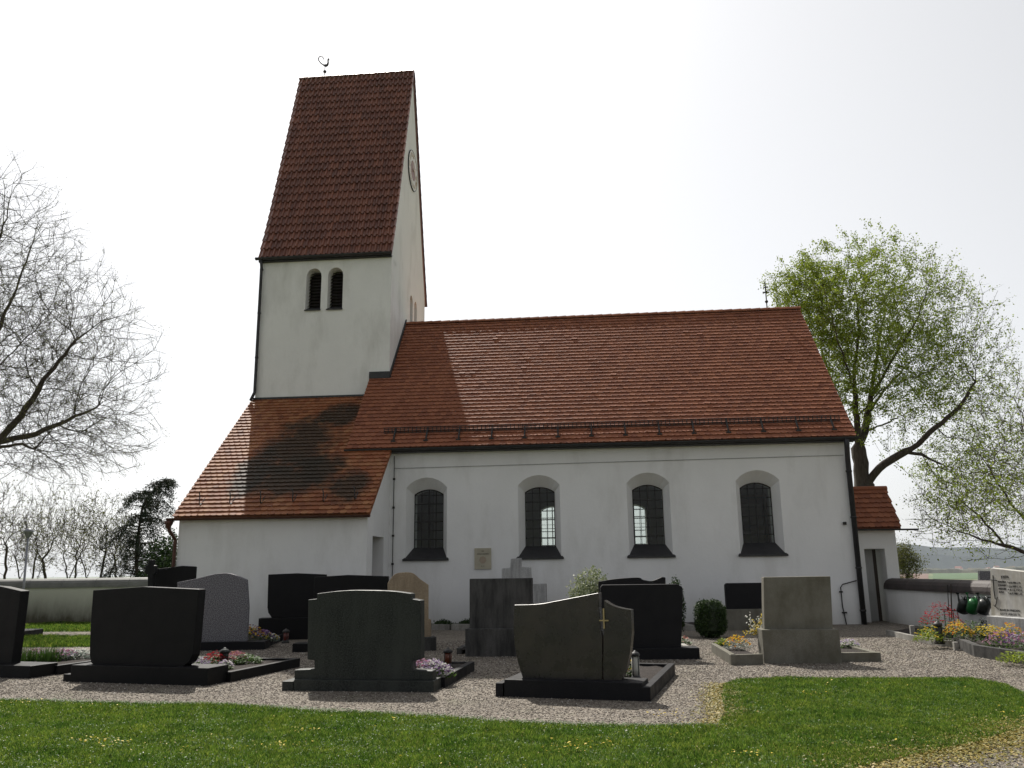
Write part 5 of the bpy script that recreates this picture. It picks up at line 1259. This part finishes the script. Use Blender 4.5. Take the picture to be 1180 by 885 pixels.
# right linden behind the church
YT = 34.; rs = np.random.default_rng(11)
def blob(px, py, rx, ry, Y, n, rd=None, hollow=.15):
    c = atY(px, py, Y); k = Y/FPX*1.02; return ell(n, c, (rx*k, (rd or rx)*k, ry*k), rs, hollow)
def limb(Y, *p): return [atY(q[0], q[1], Y+(q[2] if len(q) > 2 else 0)) for q in p]
pts = blob(1005, 375, 112, 112, YT, 4300)+blob(1085, 395, 78, 95, YT, 2300)+blob(1120, 470, 60, 85, YT, 1500)+blob(1118, 545, 66, 48, YT, 1400)+blob(960, 440, 55, 85, YT, 900)+blob(930, 340, 50, 50, YT, 600)+blob(1040, 470, 60, 60, YT, 500)
bx = atY(996, 600, YT); bx.z = -.3
tr = [[bx]+limb(YT, (996, 690), (996, 560), (990, 525), (987, 480), (984, 430), (990, 380), (986, 330), (992, 290)),
      limb(YT, (989, 515), (999, 485, .4), (1006, 440, .8), (1014, 390, 1.), (1022, 340, 1.2)),
      limb(YT, (996, 560), (1012, 540, -.3), (1034, 526, -.6), (1058, 512, -.8), (1080, 492, -1), (1104, 470, -1), (1124, 440, -1.2)),
      limb(YT, (1040, 522), (1062, 524, -.8), (1076, 545, -1.), (1084, 565, -1.2)),
      limb(YT, (1006, 470), (1026, 440, 1.4), (1052, 415, 2), (1080, 395, 2.4)),
      limb(YT, (992, 480), (1015, 450, -1), (1040, 440, -1.6), (1075, 425, -2.2), (1105, 400, -2.6)),
      limb(YT, (1004, 500), (1025, 486, 1), (1055, 470, 2), (1090, 470, 2.6), (1120, 490, 3)),
      limb(YT, (986, 500), (970, 470, .8), (955, 430, 1.6), (940, 380, 2)),
      limb(YT, (988, 455), (975, 420, -1.2), (962, 380, -2), (950, 330, -2.6)),
      limb(YT, (1007, 450), (1030, 410, -.8), (1056, 370, -1.6), (1070, 330, -2))]
build_tree('linden_tree', 'tall linden with fresh light green leaves behind the right end of the nave', bx, pts, tr, 'leaf_spring', 100000, .086, tip=.006, trunk_r=.40, ntw=7000, twl=.5, twr=.0045, seed=3, frac=.5, bf=.6, pw=.8,
           bias=lambda p: (.30+1.25*math.exp(-((p.x-13.0)/3.6)**2)*(.45+max(0, (p.z-6)/9))), kill=.38, infl=2.6, step=.26, jitter=.14, thresh=.03)
# big bare tree at the left
YL = 27.
pts = blob(-60, 380, 195, 205, YL, 6500, 170, .25)+blob(60, 420, 125, 128, YL, 5200, 120, .1)+blob(80, 500, 100, 62, YL, 1800)+blob(-20, 300, 115, 132, YL, 2600)
bx = atY(-70, 660, YL); bx.z = -.2
tr = [[bx]+limb(YL, (-70, 700), (-70, 560), (-66, 500), (-60, 430), (-50, 350), (-40, 280)),
      limb(YL, (-68, 560), (-30, 530), (0, 505, -.4), (25, 480, -.6), (50, 440, -.8), (80, 400, -1), (115, 370, -1)),
      limb(YL, (0, 505), (40, 500, .5), (75, 485, 1), (110, 470, 1.4)),
      limb(YL, (-10, 512), (25, 512, -1), (55, 525, -1.5), (80, 548, -1.8)),
      limb(YL, (-64, 490), (-30, 430, .8), (0, 375, 1.2), (28, 310, 1.6), (45, 255, 1.8)),
      limb(YL, (-62, 460), (-20, 440, -1.2), (15, 405, -2), (55, 365, -2.4), (95, 320, -2.6)),
      limb(YL, (-55, 400), (-25, 330, 0), (5, 260, .2), (15, 210, .2))]
build_tree('bare_linden_tree', 'large bare budding tree leaning in from the left picture edge', bx, pts, tr, 'leaf_olive', 42000, .04, tip=.0068, trunk_r=.36, ntw=16000, twl=.6, twr=.0042, frac=.42, bf=.65, pw=.5, seed=5, step=.27, kill=.36, infl=2.4, lspread=.05, twig_m='green_bark', jitter=.12, thresh=.03)
# right edge tree, low spreading limbs
YR = 23.5
pts = blob(1190, 560, 132, 80, YR, 3600, 110, .1)+blob(1110, 590, 62, 46, YR, 1700)+blob(1170, 480, 60, 60, YR, 1000)+blob(1260, 520, 120, 130, YR, 1200)
bx = atY(1285, 700, YR); bx.z = -.2
tr = [[bx]+limb(YR, (1284, 700), (1270, 672), (1245, 655), (1215, 646), (1186, 638), (1158, 628), (1130, 622), (1105, 612), (1080, 600)),
      limb(YR, (1186, 638), (1165, 645, -.3), (1140, 643, -.5), (1112, 646, -.6)),
      limb(YR, (1215, 646), (1190, 610, .5), (1165, 580, .8), (1140, 540, 1), (1120, 510, 1.2)),
      limb(YR, (1158, 628), (1130, 595, .4), (1100, 570, .6), (1075, 560, .8)),
      limb(YR, (1245, 655), (1215, 590, -.6), (1195, 540, -1), (1175, 490, -1.2))]
build_tree('spreading_tree', 'low spreading tree with sparse new leaves overhanging the right wall', bx, pts, tr, 'leaf_spring', 13000, .062, tip=.0055, trunk_r=.13, ntw=4200, twl=.4, twr=.0032, frac=.36, seed=8, step=.22, kill=.33, infl=2.4, thresh=.025, jitter=.12)
# small bare trees beyond the left wall
for i, (px, top, wpx, Y, lm, nl) in enumerate([(8, 560, 34, 36, 'leaf_olive', 1500), (62, 556, 36, 38, 'leaf_olive', 1800), (116, 572, 34, 36, 'leaf_olive', 2500), (88, 585, 28, 44, 'leaf_olive', 900), (140, 600, 22, 42, 'leaf_olive', 900), (36, 600, 26, 42, 'leaf_olive', 1000)]):
    pts = blob(px, (top+655)/2, wpx*1.1, (668-top)/2, Y, 1700, wpx, .1)
    b = atY(px, 664, Y); b.z = -.8; k_ = Y/FPX; t = [[b, b+Vector((0, 0, 1.0))]]+[[b+Vector((0, 0, .9)), b+Vector((dx*.35*k_*wpx, dy*.35, 1.9)), b+Vector((dx*k_*wpx*.75, dy*.8, 3.0+abs(dy)))] for dx, dy in (((-.9, .3), (.15, -.6), (.85, .1)), ((-.6, .1), (.9, .5)), ((-.9, -.3), (-.1, .5), (.6, 0)))[i % 3]]
    build_tree('bare_tree', ['leftmost small bare tree beyond the left wall', 'twiggy bare tree directly right of the street lamp', 'bare tree left of the drooping conifer, beyond the wall', 'thin bare tree between the two larger ones beyond the left wall', 'low bare tree just left of the drooping conifer', 'thin bare tree directly behind the street lamp'][i],
               b, pts, t, lm, nl, .07, tip=.007, trunk_r=.075, ntw=1100, twl=.42, twr=.004, frac=.36, seed=20+i, step=.22, kill=.32, infl=2.2, thresh=.025, jitter=.12, group='small bare trees beyond the left wall')
# drooping conifer
def conifer():
    Y = 36.; b = atY(158, 664, Y); b.z = -.8; path = [atY(x, y, Y)-b for x, y in ((158, 672), (157, 640), (160, 610), (164, 585), (172, 570), (182, 560), (192, 553), (199, 556))]
    e = empty('drooping_conifer', b, 0, 'dark drooping conifer with bent tip left of the annex', 'conifer'); mb = MB(); mb.tube([Vector((0, 0, 0))]+path, [.10, .09, .08, .06, .05, .04, .03, .02, .012], 6); P = []
    rs_ = random.Random(4)
    def needles(a, c, n, sp):
        for _ in range(n): P.append(a.lerp(c, rs_.random())+Vector((rs_.gauss(0, sp), rs_.gauss(0, sp), -abs(rs_.gauss(0, sp*1.6)))))
    for i in range(105):
        t = rs_.random()**1.25; k = min(len(path)-2, int(t*(len(path)-1))); o = path[k].lerp(path[k+1], t*(len(path)-1)-k)
        l = ((1-t)**.9*1.9+.10)*rs_.uniform(.6, 1.1); a = rs_.uniform(0, 6.28); d = Vector((math.cos(a), math.sin(a), .1)); m_ = o+d*l*.6; q = m_+d*l*.45+Vector((0, 0, -.42*l)); mb.tube([o, m_, q], [.03, .018, .006], 4); needles(o, m_, int(26*l), .05); needles(m_, q, int(50*l), .07)
    for a, c in zip(path[3:], path[4:]): needles(a, c, 70, .07)
    mb.build('trunk', 'bark', e, fixn=False); linkmesh('crown', leaves(P, len(P)*3, .105, 3, .05, .3), 'leaf_dark', e)
conifer()
def bush(name, loc, rad, n, size, mat, label, cat='bush', nb=0, clip=False, stem=True):
    e = empty(name, loc, 0, label, cat); rs2 = np.random.default_rng(int(abs(loc[0])*100)); P = []
    while len(P) < n//4:
        v = rs2.normal(0, 1, 3); v /= np.linalg.norm(v); q = rs2.uniform(.82, 1.02) if clip else rs2.uniform(.2, 1.1)**.6; p = v*q
        if clip: p = np.sign(p)*np.abs(p)**.72*1.0; p *= .93
        P.append(Vector((p[0]*rad[0], p[1]*rad[0], rad[1]*(1+p[2]))))
    linkmesh('foliage', leaves(P, n, size, 5, size*.5), mat, e)
    if stem:
        mb = MB()
        for i in range(7 if clip else 14): 
            q = random.choice(P); mb.tube([(0, 0, 0), (q.x*.3, q.y*.3, q.z*.5), tuple(q*.97)], [.02, .012, .005], 5)
        if clip:
            t = MB().lathe([(rad[0]*.5, .05), (rad[0]*.86, rad[1]*.4), (rad[0]*.88, rad[1]*1.5), (rad[0]*.5, rad[1]*1.85)], n=14); linkm = t.build('inner_twigs', 'leaf_dark', e)
        mb.build('stems', 'bark', e, fixn=False)
    return e
p = gr(820, 735, 0); bush('clipped_bush', p, (.37, .44), 15000, .035, 'leaf_box', 'round clipped dark green box bush beside the small anthracite gravestone', clip=True)
p = gr(683, 735, 0); bush('variegated_bush', p, (.55, .80), 7000, .06, 'leaf_var', 'pale variegated shrub rising behind the curved split gravestone')
p = gr(782, 733, 0); bush('small_conifer', p, (.17, .68), 3500, .05, 'leaf_box', 'slim dark evergreen peeking out behind the wide anthracite gravestone')
p = atY(192, 664, 34); p.z = -.6; bush('evergreen_bush', p, (1.0, 1.9), 9000, .12, 'leaf_box', 'bushy dark evergreen beside the annex corner beyond the wall')
p = atY(1042, 664, 36); p.z = -1.0
pts = blob(1042, 648, 16, 22, 36, 350, 16, .1); t = [p]+[p+Vector((0, 0, .3*j)) for j in range(1, 5)]
build_tree('budding_shrub', 'feathery budding shrub beyond the right wall next to the gate', p, pts, t, 'leaf_olive', 3800, .07, tip=.008, trunk_r=.06, ntw=600, twl=.4, twr=.004, seed=41, step=.22, kill=.35, infl=2, cat='shrub')
# low hedge strip at the nave foot
a = ch(497, 716, (0, -.7, 0), (0, 1, 0)); b = ch(540, 716, (0, -.7, 0), (0, 1, 0))
n = 2600; X = rng.uniform(a.x-.2, b.x+.4, n); Yv = rng.uniform(-1.0, -.2, n); Z = rng.uniform(.02, .22, n)*(.7+.3*np.sin(X*9)); W_ = [Vector((CX, CY, 0))+Vector(cU)*x+Vector(cV)*y+Vector((0, 0, z)) for x, y, z in zip(X, Yv, Z)]
tag(linkmesh('wall_foot_plants', leaves(W_, 7000, .05, 3, .02), 'leaf_box'), 'low green ground cover at the foot of the nave wall', 'ground cover', None, 'stuff')
# edge of small weeds along annex foot
n = 1500; X = rng.uniform(-18.6, -13.4, n); Yv = rng.uniform(-2.9, -2.5, n); Z = np.abs(rng.normal(0, .06, n)); W_ = [Vector((CX, CY, 0))+Vector(cU)*x+Vector(cV)*y+Vector((0, 0, z)) for x, y, z in zip(X, Yv, Z)]
tag(linkmesh('annex_foot_plants', leaves(W_, 3500, .05, 4, .02), 'leaf_plant'), 'low weeds at the foot of the annex wall', 'ground cover', None, 'stuff')

# ------------------------------------------------------------------ haze
mb = MB().box(-9000, 9000, -3000, 9000, -36, 190)
m = bpy.data.materials.new('haze'); m.use_nodes = True; N = m.node_tree.nodes; N.remove(N['Principled BSDF'])
pv = N.new('ShaderNodeVolumePrincipled'); pv.inputs['Density'].default_value = .000036; pv.inputs['Color'].default_value = (.74, .83, 1, 1); pv.inputs['Anisotropy'].default_value = .2
m.node_tree.links.new(pv.outputs[0], N['Material Output'].inputs['Volume'])
tag(mb.build('haze', m), 'pale spring haze over the valley', 'haze', None, 'stuff')
